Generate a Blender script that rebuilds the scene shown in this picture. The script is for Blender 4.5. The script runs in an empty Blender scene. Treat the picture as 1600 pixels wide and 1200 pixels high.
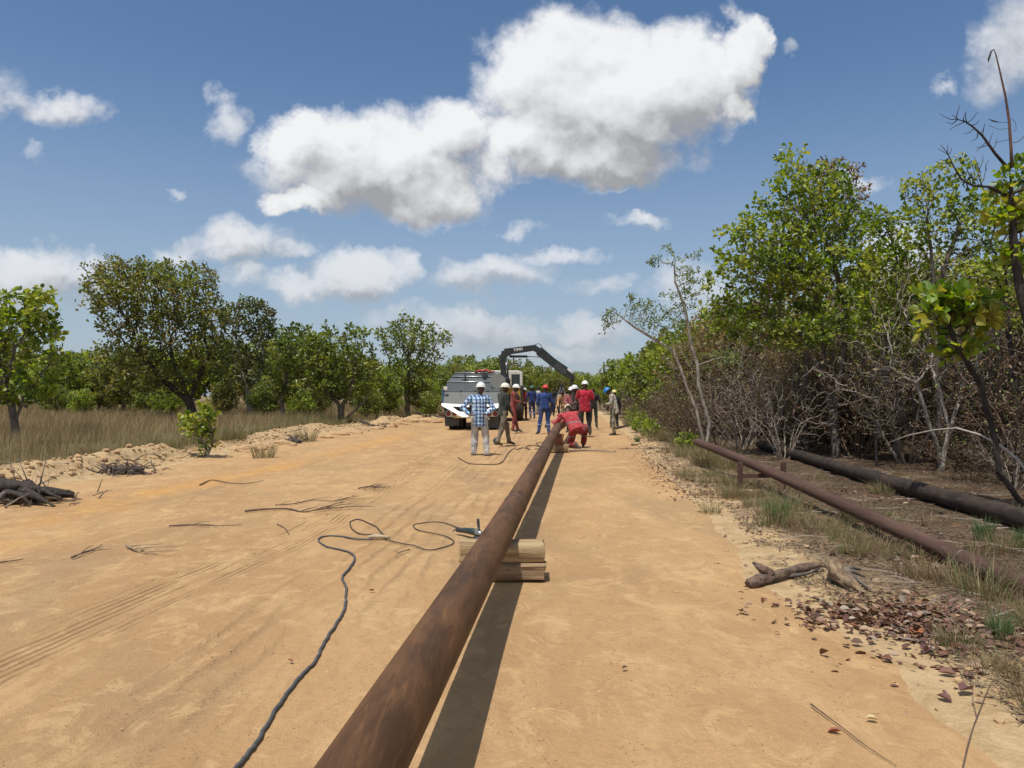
import bpy, bmesh, math, random
import numpy as np
from mathutils import Vector, Matrix

# ------------------------------------------------------------------ camera
HC, HZ, F = 1.42, 618.0, 1150.0          # eye height (m), horizon row, focal length (of a 1600x1200 picture)
scene = bpy.context.scene
C = scene.collection
cam_d = bpy.data.cameras.new('camera')
cam = bpy.data.objects.new('camera', cam_d); C.objects.link(cam)
cam.location = (0, 0, HC); cam.rotation_euler = (math.radians(90), 0, 0)
cam_d.sensor_width = 36; cam_d.lens = F/1600*36; cam_d.shift_y = (HZ-600)/1600
cam_d.clip_start = .05; cam_d.clip_end = 4000
scene.camera = cam
# ------------------------------------------------------------------ light
SUN_DIR = Vector((.17, .30, -1.0)).normalized()        # the way the light travels
sun_el = math.asin(-SUN_DIR.z)
sun_az = math.atan2(-SUN_DIR.x, -SUN_DIR.y)            # from +Y towards +X
sd = bpy.data.lights.new('sun', 'SUN'); sd.energy = 4.4; sd.angle = math.radians(.55); sd.color = (1, .955, .88)
so = bpy.data.objects.new('sun', sd); C.objects.link(so)
so.rotation_euler = SUN_DIR.to_track_quat('-Z', 'Y').to_euler(); so.location = (-10, -10, 60)
scene.view_settings.view_transform = 'Standard'; scene.view_settings.look = 'None'
scene.view_settings.exposure = 0.0; scene.view_settings.gamma = 1.0
scene.cycles.max_bounces = 6; scene.cycles.diffuse_bounces = 3; scene.cycles.glossy_bounces = 2
scene.cycles.transmission_bounces = 3; scene.cycles.transparent_max_bounces = 4
scene.cycles.use_adaptive_sampling = True; scene.cycles.adaptive_threshold = .015
scene.cycles.sample_clamp_indirect = 5

class NT:
    """small helper to write node maths"""
    def __init__(s, tree): s.t = tree
    def n(s, kind, **kw):
        x = s.t.nodes.new(kind)
        for k, v in kw.items(): setattr(x, k, v)
        return x
    def put(s, sock, v):
        if v is None: return
        if isinstance(v, (int, float, tuple, list)): sock.default_value = v
        else: s.t.links.new(v, sock)
    def m(s, op, a, b=None, c=None, clamp=False):
        x = s.n('ShaderNodeMath', operation=op, use_clamp=clamp)
        s.put(x.inputs[0], a)
        if b is not None: s.put(x.inputs[1], b)
        if c is not None: s.put(x.inputs[2], c)
        return x.outputs[0]
    def add(s, a, b): return s.m('ADD', a, b)
    def sub(s, a, b): return s.m('SUBTRACT', a, b)
    def mul(s, a, b): return s.m('MULTIPLY', a, b)
    def div(s, a, b): return s.m('DIVIDE', a, b)
    def mx(s, a, b): return s.m('MAXIMUM', a, b)
    def mn(s, a, b): return s.m('MINIMUM', a, b)
    def step(s, v, lo, hi, smooth=True):
        x = s.n('ShaderNodeMapRange'); x.interpolation_type = 'SMOOTHSTEP' if smooth else 'LINEAR'
        s.put(x.inputs[0], v); s.put(x.inputs[1], lo); s.put(x.inputs[2], hi)
        return x.outputs[0]
    def mix(s, f, a, b, mode='MIX'):
        x = s.n('ShaderNodeMix', data_type='RGBA', blend_type=mode)
        s.put(x.inputs[0], f)
        s.put(x.inputs[6], a if not (isinstance(a, tuple) and len(a) == 3) else a+(1,))
        s.put(x.inputs[7], b if not (isinstance(b, tuple) and len(b) == 3) else b+(1,))
        return x.outputs[2]
    def noise(s, vec=None, scale=5, detail=3, rough=.5, dist=0, dim='3D'):
        x = s.n('ShaderNodeTexNoise', noise_dimensions=dim)
        if vec is not None: s.put(x.inputs['Vector'], vec)
        s.put(x.inputs['Scale'], scale); s.put(x.inputs['Detail'], detail)
        s.put(x.inputs['Roughness'], rough); s.put(x.inputs['Distortion'], dist)
        return x
    def xyz(s, a, b, c):
        x = s.n('ShaderNodeCombineXYZ'); s.put(x.inputs[0], a); s.put(x.inputs[1], b); s.put(x.inputs[2], c)
        return x.outputs[0]
    def sep(s, v):
        x = s.n('ShaderNodeSeparateXYZ'); s.put(x.inputs[0], v); return x.outputs
    def scl(s, v, k):
        x = s.n('ShaderNodeVectorMath', operation='MULTIPLY'); s.put(x.inputs[0], v); s.put(x.inputs[1], k); return x.outputs[0]
    def vadd(s, a, b):
        x = s.n('ShaderNodeVectorMath', operation='ADD'); s.put(x.inputs[0], a); s.put(x.inputs[1], b); return x.outputs[0]

def build_world():
    w = bpy.data.worlds.new('World'); scene.world = w; w.use_nodes = True
    t = w.node_tree; t.nodes.clear(); N = NT(t)
    out = N.n('ShaderNodeOutputWorld'); bg = N.n('ShaderNodeBackground')
    bg.inputs[1].default_value = .1
    sky = N.n('ShaderNodeTexSky', sky_type='NISHITA'); sky.sun_disc = False
    sky.sun_elevation = sun_el; sky.sun_rotation = sun_az
    sky.air_density = 1.0; sky.dust_density = 1.2; sky.ozone_density = 2.0; sky.altitude = 200
    tc = N.n('ShaderNodeTexCoord'); d = tc.outputs['Generated']
    x, y, z = N.sep(d)
    yy = N.mx(y, .05)
    u = N.div(x, yy); v = N.div(z, yy)
    p = N.xyz(u, v, 0)
    # the edges of the clouds billow: move the lookup by two sizes of noise
    w1 = N.noise(p, 7.0, 5, .62); w2 = N.noise(p, 26.0, 4, .6)
    wv = N.vadd(N.scl(N.vadd(w1.outputs['Color'], (-.5, -.5, -.5)), (.13, .105, 0)),
                N.scl(N.vadd(w2.outputs['Color'], (-.5, -.5, -.5)), (.038, .038, 0)))
    q = N.vadd(p, wv); qx, qy, _ = N.sep(q)
    P = lambda cx, cy: ((cx-800)/F, (HZ-cy)/F)
    def blob(b, X=qx, Y=qy):
        cx, cy, rx, ry = b[:4]; k = b[4] if len(b) > 4 else 1.0
        c = P(cx, cy)
        ax = N.mul(N.sub(X, c[0]), F/rx); ay = N.mul(N.sub(Y, c[1]), F/ry)
        r2 = N.m('MULTIPLY_ADD', ax, ax, N.mul(ay, ay))
        return N.mul(N.sub(1.0, r2), k)
    dense = [(570,250,170,92),(470,215,75,62),(650,300,120,62),(705,205,70,72),(860,130,140,112),(960,140,180,125),
             (1065,122,112,98),(1150,75,40,80),(940,238,165,55),(840,215,110,70),(475,312,60,30),(760,275,45,50,.5),(1150,165,28,25,.6)]
    soft = [(80,165,88,36,.8),(20,152,55,24,.7),(355,178,36,38,.7),(280,295,18,14,.5),(385,382,100,36,.9),(300,385,62,22,.7),(450,395,60,16,.7),
            (60,425,125,45,1),(-10,440,120,60,1),(180,452,80,30,.7),(565,432,100,40,1),(470,448,110,26,.8),(375,435,45,30,.8),(628,430,36,20,.8),
            (770,425,100,30,.8),(725,440,70,32,.8),(870,400,80,18,.7),(820,430,70,34,.7),(812,358,40,14,.5),(995,347,60,17,.75),
            (740,512,115,38,.9),(805,522,60,24,.8),(935,452,55,18,.6),(925,512,85,28,.85),(870,545,120,20,.7),(690,548,80,18,.6),(1085,450,80,55,.7),(1585,70,85,88,.9),(1565,110,60,60,.6),
            (1350,290,60,22,.6),(1470,132,24,14,.4),(1410,430,90,90,.6),(1225,70,18,14,.4),(620,490,70,18,.4),(45,230,24,16,.35),(-60,130,120,60,.7),
            (1750,120,160,120,1),(-200,420,160,80,1),(1900,380,300,90,.9),(-420,200,200,90,.9)]
    qux = N.add(qx, -.012); quy = N.add(qy, .042)               # the same field a little nearer the sun
    def union(lst, X=qx, Y=qy):
        r = None
        for b in lst:
            s_ = blob(b, X, Y); r = s_ if r is None else N.mx(r, s_)
        return r
    Dd = union(dense); Ds = union(soft)
    gd = N.mx(N.mn(N.sub(Dd, union(dense, qux, quy)), .55), -.55)
    quy = N.add(qy, .020); gs = N.mx(N.mn(N.sub(Ds, union(soft[:-4], qux, quy)), .6), -.6)
    isd = N.step(Dd, -.2, .1); grad = N.add(N.mul(gd, isd), N.mul(N.mul(gs, .6), N.sub(1.0, isd)))
    f1 = N.noise(p, 11.0, 7, .62).outputs[0]
    off = N.vadd(p, (-.004, .011, 0))
    f2 = N.noise(off, 11.0, 7, .62).outputs[0]
    fr = N.sub(f1, .5)
    a1 = N.step(N.add(Dd, N.mul(fr, 1.5)), -.16, .62)
    a2 = N.step(N.add(Ds, N.mul(fr, 1.5)), -.10, .95)
    front = N.step(y, .05, .15)
    a2 = N.mul(a2, .86)
    alpha = N.mul(N.mx(a1, a2), front)
    # grey, shaded undersides
    greys = [(640,310,150,62,1.0),(560,262,110,40,.55),(950,248,190,62,1.0),(860,180,90,40,.35),(1060,175,120,48,.45),(1000,190,100,25,.3),(60,455,170,32,.9),(385,402,110,18,.6),
             (550,460,130,20,.8),(770,452,130,20,.8),(740,535,140,28,.8),(930,525,90,18,.6),(1590,150,90,70,.7),(995,358,60,10,.5),(90,190,80,14,.4)]
    g1n = N.noise(p, 8.0, 4, .55, .6).outputs[0]
    g = None
    for b in greys:
        s_ = N.mx(blob(b), 0.0); g = s_ if g is None else N.mx(g, s_)
    g = N.step(N.mul(g, N.add(.45, N.mul(g1n, 1.0))), .0, 1.05)
    g1 = N.noise(p, 5.5, 5, .52).outputs[0]; g2 = N.noise(N.vadd(p, (-.008, .022, 0)), 5.5, 5, .52).outputs[0]
    relief = N.add(N.mul(N.sub(g1, g2), 1.35), N.mul(N.sub(f1, f2), .30))
    edge = N.step(N.add(Dd, N.mul(fr, .9)), .75, .15)            # thin sunlit rims are the whitest
    lum = N.add(N.add(N.add(.70, relief), N.mul(grad, .42)), N.mul(g, -.23))
    lum = N.mx(N.mn(lum, .87), .36)
    warm = N.mix(N.step(lum, .3, .75), (.335, .345, .385), (.93, .95, .98))
    ccol = N.mix(1.0, warm, N.xyz(1, 1, 1), 'MULTIPLY')
    lum3 = N.xyz(N.mul(lum, 1.0), N.mul(lum, 1.005), N.mul(lum, 1.02))
    cloud = N.mix(.72, ccol, lum3)
    # thin haze veil close to the horizon, the same all round
    veil = N.step(z, .42, .0)
    hs = N.n('ShaderNodeHueSaturation'); hs.inputs['Saturation'].default_value = 1.13; hs.inputs['Value'].default_value = 1.12
    N.put(hs.inputs['Color'], sky.outputs[0])
    skyc = N.mix(N.mul(veil, .66), hs.outputs[0], (3.9, 4.75, 5.9))
    cl10 = N.scl(cloud, (10, 10, 10))
    # distant clouds sink into the veil
    cl10 = N.mix(N.mul(N.step(v, .26, .0), .62), cl10, (4.3, 4.7, 5.4))
    # broken cloud added overhead and behind, out of view, for whiter fill light
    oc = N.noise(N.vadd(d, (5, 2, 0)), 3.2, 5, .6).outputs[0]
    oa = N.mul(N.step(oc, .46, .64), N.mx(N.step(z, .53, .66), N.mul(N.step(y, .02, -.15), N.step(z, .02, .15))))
    fin = N.mix(alpha, skyc, cl10)
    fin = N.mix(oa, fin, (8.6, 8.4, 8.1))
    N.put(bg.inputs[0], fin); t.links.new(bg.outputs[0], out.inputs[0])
    w.cycles.sampling_method = 'MANUAL'; w.cycles.sample_map_resolution = 512
build_world()

# ------------------------------------------------------------------ numbers
def hash2(ix, iy, seed):
    h = (ix.astype(np.int64)*374761393 + iy.astype(np.int64)*668265263 + seed*974634777) & 0x7fffffff
    h = ((h ^ (h >> 13))*1274126177) & 0x7fffffff
    return ((h ^ (h >> 16)) & 0xffff)/65535.0
def vnoise(x, y, seed=0):
    x = np.asarray(x, float); y = np.asarray(y, float)
    ix = np.floor(x); iy = np.floor(y); fx = x-ix; fy = y-iy
    fx = fx*fx*(3-2*fx); fy = fy*fy*(3-2*fy)
    a = hash2(ix, iy, seed); b = hash2(ix+1, iy, seed); c = hash2(ix, iy+1, seed); d = hash2(ix+1, iy+1, seed)
    return (a*(1-fx)+b*fx)*(1-fy)+(c*(1-fx)+d*fx)*fy
def fbm(x, y, seed=0, o=4):
    r = 0; a = .5
    for i in range(o):
        r = r+a*vnoise(np.asarray(x)*2**i, np.asarray(y)*2**i, seed+i*17); a *= .5
    return r
def smooth(x, a, b):
    t = np.clip((np.asarray(x, float)-a)/(b-a), 0, 1); return t*t*(3-2*t)
YR = [-8, 3, 4.3, 5.8, 9, 13.4, 22, 30, 50, 100, 400]; XRv = [2.1, 2.08, 2.15, 2.0, 2.55, 2.95, 3.85, 4.5, 6.2, 9.5, 30]
YL = [-8, 10.7, 13.4, 20, 28.6, 44, 100, 400]; XLv = [-8.2, -7.4, -7.0, -6.9, -6.0, -4.5, 1.0, 22]
def XR(y): return np.interp(y, YR, XRv)
def XL(y): return np.interp(y, YL, XLv)
def H(x, y):
    x = np.asarray(x, float); y = np.asarray(y, float)
    l = XL(y); r = XR(y)
    z = .05*smooth(y, 20, 26) + .012*(fbm(x*.7, y*.7, 3)-.5)
    n = fbm(x*1.3, y*.45, 11); n2 = fbm(x*5, y*4, 23, 3)
    ridge = np.exp(-((x-(l-.75))/.62)**2)
    near = smooth(y, 3, 9)
    z = z + ridge*(.02+.34*smooth(n, .30, .68))*(.75+.5*n2)*near
    z = z + .10*smooth(l-.9-x, 0, 1.5)                       # the savanna stands a little higher
    z = z + .10*(fbm(x*.25, y*.25, 31)-.5)*smooth(l-1-x, 0, 4)
    v = smooth(x-r, -.1, .8)
    z = z + v*(.015+.05*(fbm(x*1.6, y*1.6, 41)-.42)+.03*(n2-.5)) - .05*np.exp(-((x-3.7)/.55)**2)*(1-smooth(y, 6.5, 9))
    z = z + .25*smooth(x-r, 4, 9)*smooth(y, 12, 18)
    return z
def h1(x, y): return float(H(np.array([x]), np.array([y]))[0])
def G(px, py, up=0.0):
    """the point of the ground seen at a pixel of the photograph"""
    z = 0.0
    for _ in range(6):
        d = (HC-z-up)*F/max(py-HZ, 1); X = (px-800)*d/F; z = h1(X, d)
    return Vector((X, d, z+up))
def PX(px, py, d): return Vector(((px-800)*d/F, d, HC-(py-HZ)*d/F))

# ------------------------------------------------------------------ materials
def new_mat(name):
    m = bpy.data.materials.new(name); m.use_nodes = True
    t = m.node_tree; t.nodes.clear(); N = NT(t)
    out = N.n('ShaderNodeOutputMaterial'); b = N.n('ShaderNodeBsdfPrincipled')
    t.links.new(b.outputs[0], out.inputs[0])
    return m, N, b, out
def bump(N, b, height, strength=.4, dist=.01):
    x = N.n('ShaderNodeBump'); N.put(x.inputs['Height'], height)
    x.inputs['Strength'].default_value = strength; x.inputs['Distance'].default_value = dist
    N.put(b.inputs['Normal'], x.outputs[0]); return x
_mc = {}
def mat(name, c1, c2=None, scale=8, rough=.6, metal=0, bmp=.2, bd=.01, detail=4, stretch=(1,1,1), spec=.5):
    """surface with two close colours mottled by noise"""
    if name in _mc: return _mc[name]
    m, N, b, _ = new_mat(name)
    c2 = c2 or tuple(min(1, c*.72) for c in c1)
    tc = N.n('ShaderNodeTexCoord'); v = N.scl(tc.outputs['Object'], stretch)
    n = N.noise(v, scale, detail, .6); n2 = N.noise(v, scale*5.3, 3, .6)
    f = N.step(N.add(N.mul(n.outputs[0], .7), N.mul(n2.outputs[0], .3)), .34, .66)
    N.put(b.inputs['Base Color'], N.mix(f, c1, c2))
    N.put(b.inputs['Roughness'], N.add(rough-.08, N.mul(n2.outputs[0], .16)))
    b.inputs['Metallic'].default_value = metal; b.inputs['Specular IOR Level'].default_value = spec
    if bmp: bump(N, b, N.add(n.outputs[0], N.mul(n2.outputs[0], .4)), bmp, bd)
    _mc[name] = m; return m

def leaf_mat(name, trans=.35, rough=.42, spec=.5):
    if name in _mc: return _mc[name]
    m, N, b, out = new_mat(name)
    a = N.n('ShaderNodeAttribute', attribute_name='tint')
    N.put(b.inputs['Base Color'], a.outputs['Color'])
    b.inputs['Roughness'].default_value = rough; b.inputs['Specular IOR Level'].default_value = spec
    tr = N.n('ShaderNodeBsdfTranslucent')
    hs = N.n('ShaderNodeHueSaturation'); hs.inputs['Hue'].default_value = .49; hs.inputs['Saturation'].default_value = 1.15; hs.inputs['Value'].default_value = 1.5
    N.put(hs.inputs['Color'], a.outputs['Color']); N.put(tr.inputs['Color'], hs.outputs[0])
    mx = N.n('ShaderNodeMixShader'); mx.inputs[0].default_value = trans
    N.t.links.new(b.outputs[0], mx.inputs[1]); N.t.links.new(tr.outputs[0], mx.inputs[2]); N.t.links.new(mx.outputs[0], out.inputs[0])
    _mc[name] = m; return m

def road_mat():
    m, N, b, _ = new_mat('sandy_road')
    g = N.n('ShaderNodeNewGeometry').outputs['Position']; x, y, z = N.sep(g)
    big = N.noise(N.scl(g, (.55, .16, 1)), 1.0, 4, .55, .6).outputs[0]
    mid = N.noise(N.scl(g, (1.6, .8, 1)), 1.6, 5, .62, .8).outputs[0]
    fine = N.noise(g, 22, 5, .65).outputs[0]; grit = N.noise(g, 130, 3, .7).outputs[0]
    c = N.mix(N.step(big, .36, .64), (.488, .304, .142), (.395, .238, .112))
    c = N.mix(N.mul(N.step(mid, .46, .66), .75), c, (.56, .370, .182))
    band = N.n('ShaderNodeAttribute', attribute_name='orange').outputs['Fac']
    c = N.mix(N.mul(N.mul(band, N.step(N.add(mid, N.mul(big, .4)), .48, .85)), .95), c, (.58, .30, .08))
    # damp-looking grey-brown patches, blown soil
    gp = N.noise(N.vadd(N.scl(g, (.9, .35, 1)), (7, 3, 0)), .9, 3, .5, 1.0).outputs[0]
    c = N.mix(N.mul(N.step(gp, .5, .68), .45), c, (.29, .21, .118))
    c = N.mix(N.mul(N.step(fine, .55, .75), .30), c, (.63, .43, .235))
    vs = N.n('ShaderNodeTexVoronoi'); N.put(vs.inputs['Vector'], g); vs.inputs['Scale'].default_value = 34
    speck = N.mul(N.step(vs.outputs['Distance'], .20, .08), N.step(N.noise(g, 5, 3).outputs[0], .50, .62))
    c = N.mix(N.mul(speck, .65), c, (.17, .11, .06))
    grn = N.step(grit, .30, .62); c = N.mix(N.mul(grn, .42), c, (.30, .185, .095))
    mot = N.noise(N.scl(g, (1, .7, 1)), 9, 4, .7, .5).outputs[0]; c = N.mix(N.mul(N.step(mot, .50, .64), .42), c, (.33, .20, .098))
    mo2 = N.noise(N.scl(g, (1, .8, 1)), 3.2, 5, .72, 1.2).outputs[0]; c = N.mix(N.mul(N.step(mo2, .53, .62), .38), c, (.585, .395, .195))
    tr = N.n('ShaderNodeAttribute', attribute_name='track').outputs['Fac']
    tr0 = tr; tr = N.add(tr, N.mul(N.sub(N.noise(N.scl(g, (1.5, .6, 1)), 1.5, 3, .6).outputs[0], .5), .10))
    rib = N.mul(N.add(N.m('SINE', N.mul(tr, 2*math.pi/.062)), 1.0), .5)
    rib = N.mul(rib, N.step(N.noise(N.xyz(N.mul(tr, 16.0), N.mul(y, .25), 0), 1.0, 2).outputs[0], .28, .52))
    rib = N.m('POWER', rib, 3.0)
    mask = N.step(N.m('ABSOLUTE', tr), .34, .22)
    brk = N.step(N.noise(N.scl(g, (2, .8, 1)), 1.6, 4, .65).outputs[0], .36, .62)
    rm = N.mul(N.mul(rib, mask), brk)
    c = N.mix(N.mul(rm, .75), c, (.25, .155, .075))
    for off_, st_ in ((2.15, .5), (-.85, .45), (3.3, .4)):
        t_ = N.add(tr, off_); rb_ = N.m('POWER', N.mul(N.add(N.m('SINE', N.mul(t_, 2*math.pi/.11)), 1.0), .5), 3.0)
        rb_ = N.mul(N.mul(rb_, N.step(N.m('ABSOLUTE', t_), .42, .2)), N.step(N.noise(N.vadd(N.scl(g, (1, .35, 1)), (off_, 0, 0)), 1.3, 4, .6).outputs[0], .42, .62))
        rm = N.add(rm, N.mul(rb_, st_*.6)); c = N.mix(N.mul(rb_, st_), c, (.28, .175, .085))
    tr2 = N.n('ShaderNodeAttribute', attribute_name='ruts').outputs['Fac']
    tr2 = N.add(tr2, N.mul(N.sub(mid, .5), .25))
    r2 = N.mul(N.m('POWER', N.mul(N.add(N.m('SINE', N.mul(tr2, 2*math.pi/.19)), 1.0), .5), 5.0), N.step(N.m('ABSOLUTE', tr2), .95, .6))
    r2 = N.mul(r2, N.step(N.noise(N.scl(g, (.8, .25, 1)), 1.6, 3).outputs[0], .42, .60))
    c = N.mix(N.mul(r2, .42), c, (.24, .155, .08))
    N.put(b.inputs['Base Color'], c)
    b.inputs['Roughness'].default_value = .92; b.inputs['Specular IOR Level'].default_value = .15
    sw = N.noise(N.scl(g, (1.5, 1.2, 1)), 3.0, 8, .62, .9).outputs[0]
    hgt = N.add(N.add(N.mul(sw, .55), N.mul(fine, .32)), N.mul(grit, .13))
    hgt = N.sub(N.sub(hgt, N.mul(rm, .42)), N.mul(r2, .35)); hgt = N.add(hgt, N.mul(speck, .15))
    bump(N, b, hgt, .9, .05)
    return m

def ground_mat():
    m, N, b, _ = new_mat('savanna_soil')
    g = N.n('ShaderNodeNewGeometry').outputs['Position']
    A = lambda n: N.n('ShaderNodeAttribute', attribute_name=n).outputs['Fac']
    sand, burn = A('sand'), A('burn')
    big = N.noise(g, .8, 5, .6, .5).outputs[0]; mid = N.noise(g, 5, 5, .65, .6).outputs[0]; fine = N.noise(g, 38, 4, .7).outputs[0]
    straw = N.mix(N.step(mid, .3, .7), (.15, .112, .062), (.25, .185, .10))
    sc = N.mix(N.step(mid, .35, .68), (.50, .36, .20), (.38, .26, .135))
    sc = N.mix(N.mul(N.step(fine, .5, .72), .5), sc, (.58, .43, .25))
    c = N.mix(N.step(N.add(sand, N.mul(N.sub(mid, .5), .55)), .40, .60), straw, sc)
    dk = N.mix(N.step(fine, .35, .65), (.030, .024, .020), (.095, .062, .040))
    bk = N.step(N.add(N.add(burn, N.mul(N.sub(mid, .5), 1.1)), N.mul(N.sub(big, .5), .7)), .46, .62)
    c = N.mix(N.mul(bk, .93), c, dk)
    lit = N.mul(N.step(N.noise(N.vadd(g, (9, 4, 0)), 2.2, 4, .6).outputs[0], .56, .66), burn)
    c = N.mix(N.mul(lit, .7), c, (.30, .12, .05))
    vp = N.noise(N.vadd(g, (4, 7, 0)), 1.7, 6, .68, .8).outputs[0]; deb = N.mul(N.step(N.add(vp, N.mul(fine, .2)), .48, .57), A('verge'))
    c = N.mix(N.mul(deb, .85), c, N.mix(N.step(fine, .4, .62), (.07, .05, .035), (.20, .135, .08)))
    N.put(b.inputs['Base Color'], c); b.inputs['Roughness'].default_value = .95; b.inputs['Specular IOR Level'].default_value = .1
    bump(N, b, N.add(mid, N.mul(fine, .45)), .9, .05)
    return m

def pipe_mat(name, dark, mid_, hi, rough=.5, along=1.2):
    m, N, b, _ = new_mat(name)
    g = N.n('ShaderNodeTexCoord').outputs['Object']
    s1 = N.noise(N.scl(g, (6, along, 6)), 1.0, 6, .65, .4).outputs[0]
    s2 = N.noise(N.scl(g, (30, 3.5, 30)), 1.0, 5, .7, .3).outputs[0]
    s3 = N.noise(g, 90, 3, .7).outputs[0]
    c = N.mix(N.step(s1, .34, .66), dark, mid_)
    c = N.mix(N.mul(N.step(s2, .50, .74), .65), c, hi)
    c = N.mix(N.mul(N.step(s3, .52, .72), .30), c, dark)
    sc = N.noise(N.vadd(N.scl(g, (5, 22, 5)), (3, 1, 4)), 1.3, 4, .75, 2.5).outputs[0]
    sm = N.mul(N.step(sc, .70, .76), N.step(s1, .48, .60))
    c = N.mix(N.mul(sm, .40), c, (.34, .27, .22))
    ln = N.noise(N.scl(g, (110, 1.6, 110)), 1.0, 4, .6, .2).outputs[0]; c = N.mix(N.mul(N.step(ln, .54, .72), .13), c, tuple(min(1, v*1.5) for v in hi))
    blt = N.noise(N.scl(g, (11, 5, 11)), 1.0, 5, .7, .6).outputs[0]; c = N.mix(N.mul(N.step(blt, .55, .66), .55), c, dark)
    N.put(b.inputs['Base Color'], c)
    N.put(b.inputs['Roughness'], N.add(rough-.1, N.mul(s2, .28)))
    b.inputs['Metallic'].default_value = 0; b.inputs['Specular IOR Level'].default_value = .20
    bump(N, b, N.add(N.mul(s2, .6), N.mul(s3, .25)), .35, .004)
    return m

# ------------------------------------------------------------------ mesh helpers
def link_mesh(name, V, Fc, material=None, parent=None, smoothf=True, loc=None, tint=None, attrs=None):
    me = bpy.data.meshes.new(name)
    me.from_pydata([tuple(map(float, v)) for v in V] if not isinstance(V, np.ndarray) else V.tolist(), [], Fc if not isinstance(Fc, np.ndarray) else Fc.tolist())
    return finish(name, me, material, parent, smoothf, loc, tint, attrs)
def finish(name, me, material=None, parent=None, smoothf=True, loc=None, tint=None, attrs=None):
    if material: me.materials.append(material)
    if smoothf and len(me.polygons): me.polygons.foreach_set('use_smooth', [True]*len(me.polygons))
    if tint is not None:
        a = me.color_attributes.new('tint', 'FLOAT_COLOR', 'POINT')
        a.data.foreach_set('color', np.hstack([tint, np.ones((len(tint), 1))]).astype(np.float32).ravel())
    for k, v in (attrs or {}).items():
        a = me.attributes.new(k, 'FLOAT', 'POINT'); a.data.foreach_set('value', np.asarray(v, np.float32))
    me.update()
    o = bpy.data.objects.new(name, me); C.objects.link(o)
    if parent: o.parent = parent
    if loc is not None: o.location = loc
    return o
def quick_mesh(name, V, quads=None, tris=None):
    """fast mesh from numpy arrays"""
    me = bpy.data.meshes.new(name)
    nq = 0 if quads is None else len(quads); ntr = 0 if tris is None else len(tris)
    me.vertices.add(len(V)); me.vertices.foreach_set('co', np.asarray(V, np.float32).ravel())
    li = []
    if nq: li.append(np.asarray(quads, np.int32).ravel())
    if ntr: li.append(np.asarray(tris, np.int32).ravel())
    li = np.concatenate(li); me.loops.add(len(li)); me.loops.foreach_set('vertex_index', li)
    me.polygons.add(nq+ntr)
    st = np.concatenate([np.arange(nq)*4, nq*4+np.arange(ntr)*3]).astype(np.int32)
    me.polygons.foreach_set('loop_start', st)
    try: me.polygons.foreach_set('loop_total', np.concatenate([np.full(nq, 4), np.full(ntr, 3)]).astype(np.int32))
    except Exception: pass
    me.update(calc_edges=True); return me

def tag(o, label, cat, group=None, kind=None):
    if label: o['label'] = label
    if cat: o['category'] = cat
    if group: o['group'] = group
    if kind: o['kind'] = kind
    return o
def thing(name, label, cat, loc=(0,0,0), rz=0, group=None):
    o = bpy.data.objects.new(name, None); C.objects.link(o); o.location = loc; o.rotation_euler = (0,0,rz)
    o.empty_display_size = .2
    return tag(o, label, cat, group)
def dup(root, loc, rz=0, sc=1, label=None, group=None):
    r = root.copy(); C.objects.link(r); r.location = loc; r.rotation_euler = (0, 0, rz); r.scale = (sc,)*3 if isinstance(sc, (int, float)) else sc
    if label: r['label'] = label
    if group: r['group'] = group
    for ch in list(root.children):
        c = ch.copy(); C.objects.link(c); c.parent = r
        for g_ in list(ch.children):
            d = g_.copy(); C.objects.link(d); d.parent = c
    return r

def rough_tube(path, rad, n=14, amp=.012, fr=9, seed=0, sub=6):
    """a gnarled piece of wood: a tube with a noisy, ridged skin"""
    P_ = curve_pts(path, sub); R_ = np.interp(np.linspace(0, len(rad)-1, len(P_)), range(len(rad)), rad)
    mb = MB(); mb.tube(P_, list(R_), n); v = np.array([tuple(a) for a in mb.v]); k = np.repeat(np.arange(len(P_)), n); c = np.array([tuple(p) for p in P_])[k]
    d = v-c; th = np.tile(np.arange(n), len(P_)); l = np.linalg.norm(d, axis=1, keepdims=True)
    w = fbm(th*1.1+seed*7, k*.35, seed, 3)-.45+.5*(fbm(v[:, 0]*fr, v[:, 1]*fr+v[:, 2]*fr, seed+3, 3)-.45)
    v = c+d/np.maximum(l, 1e-6)*np.maximum(l+(w*amp*2.4)[:, None], l*.3); mb.v = [tuple(a) for a in v]; return mb
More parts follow.
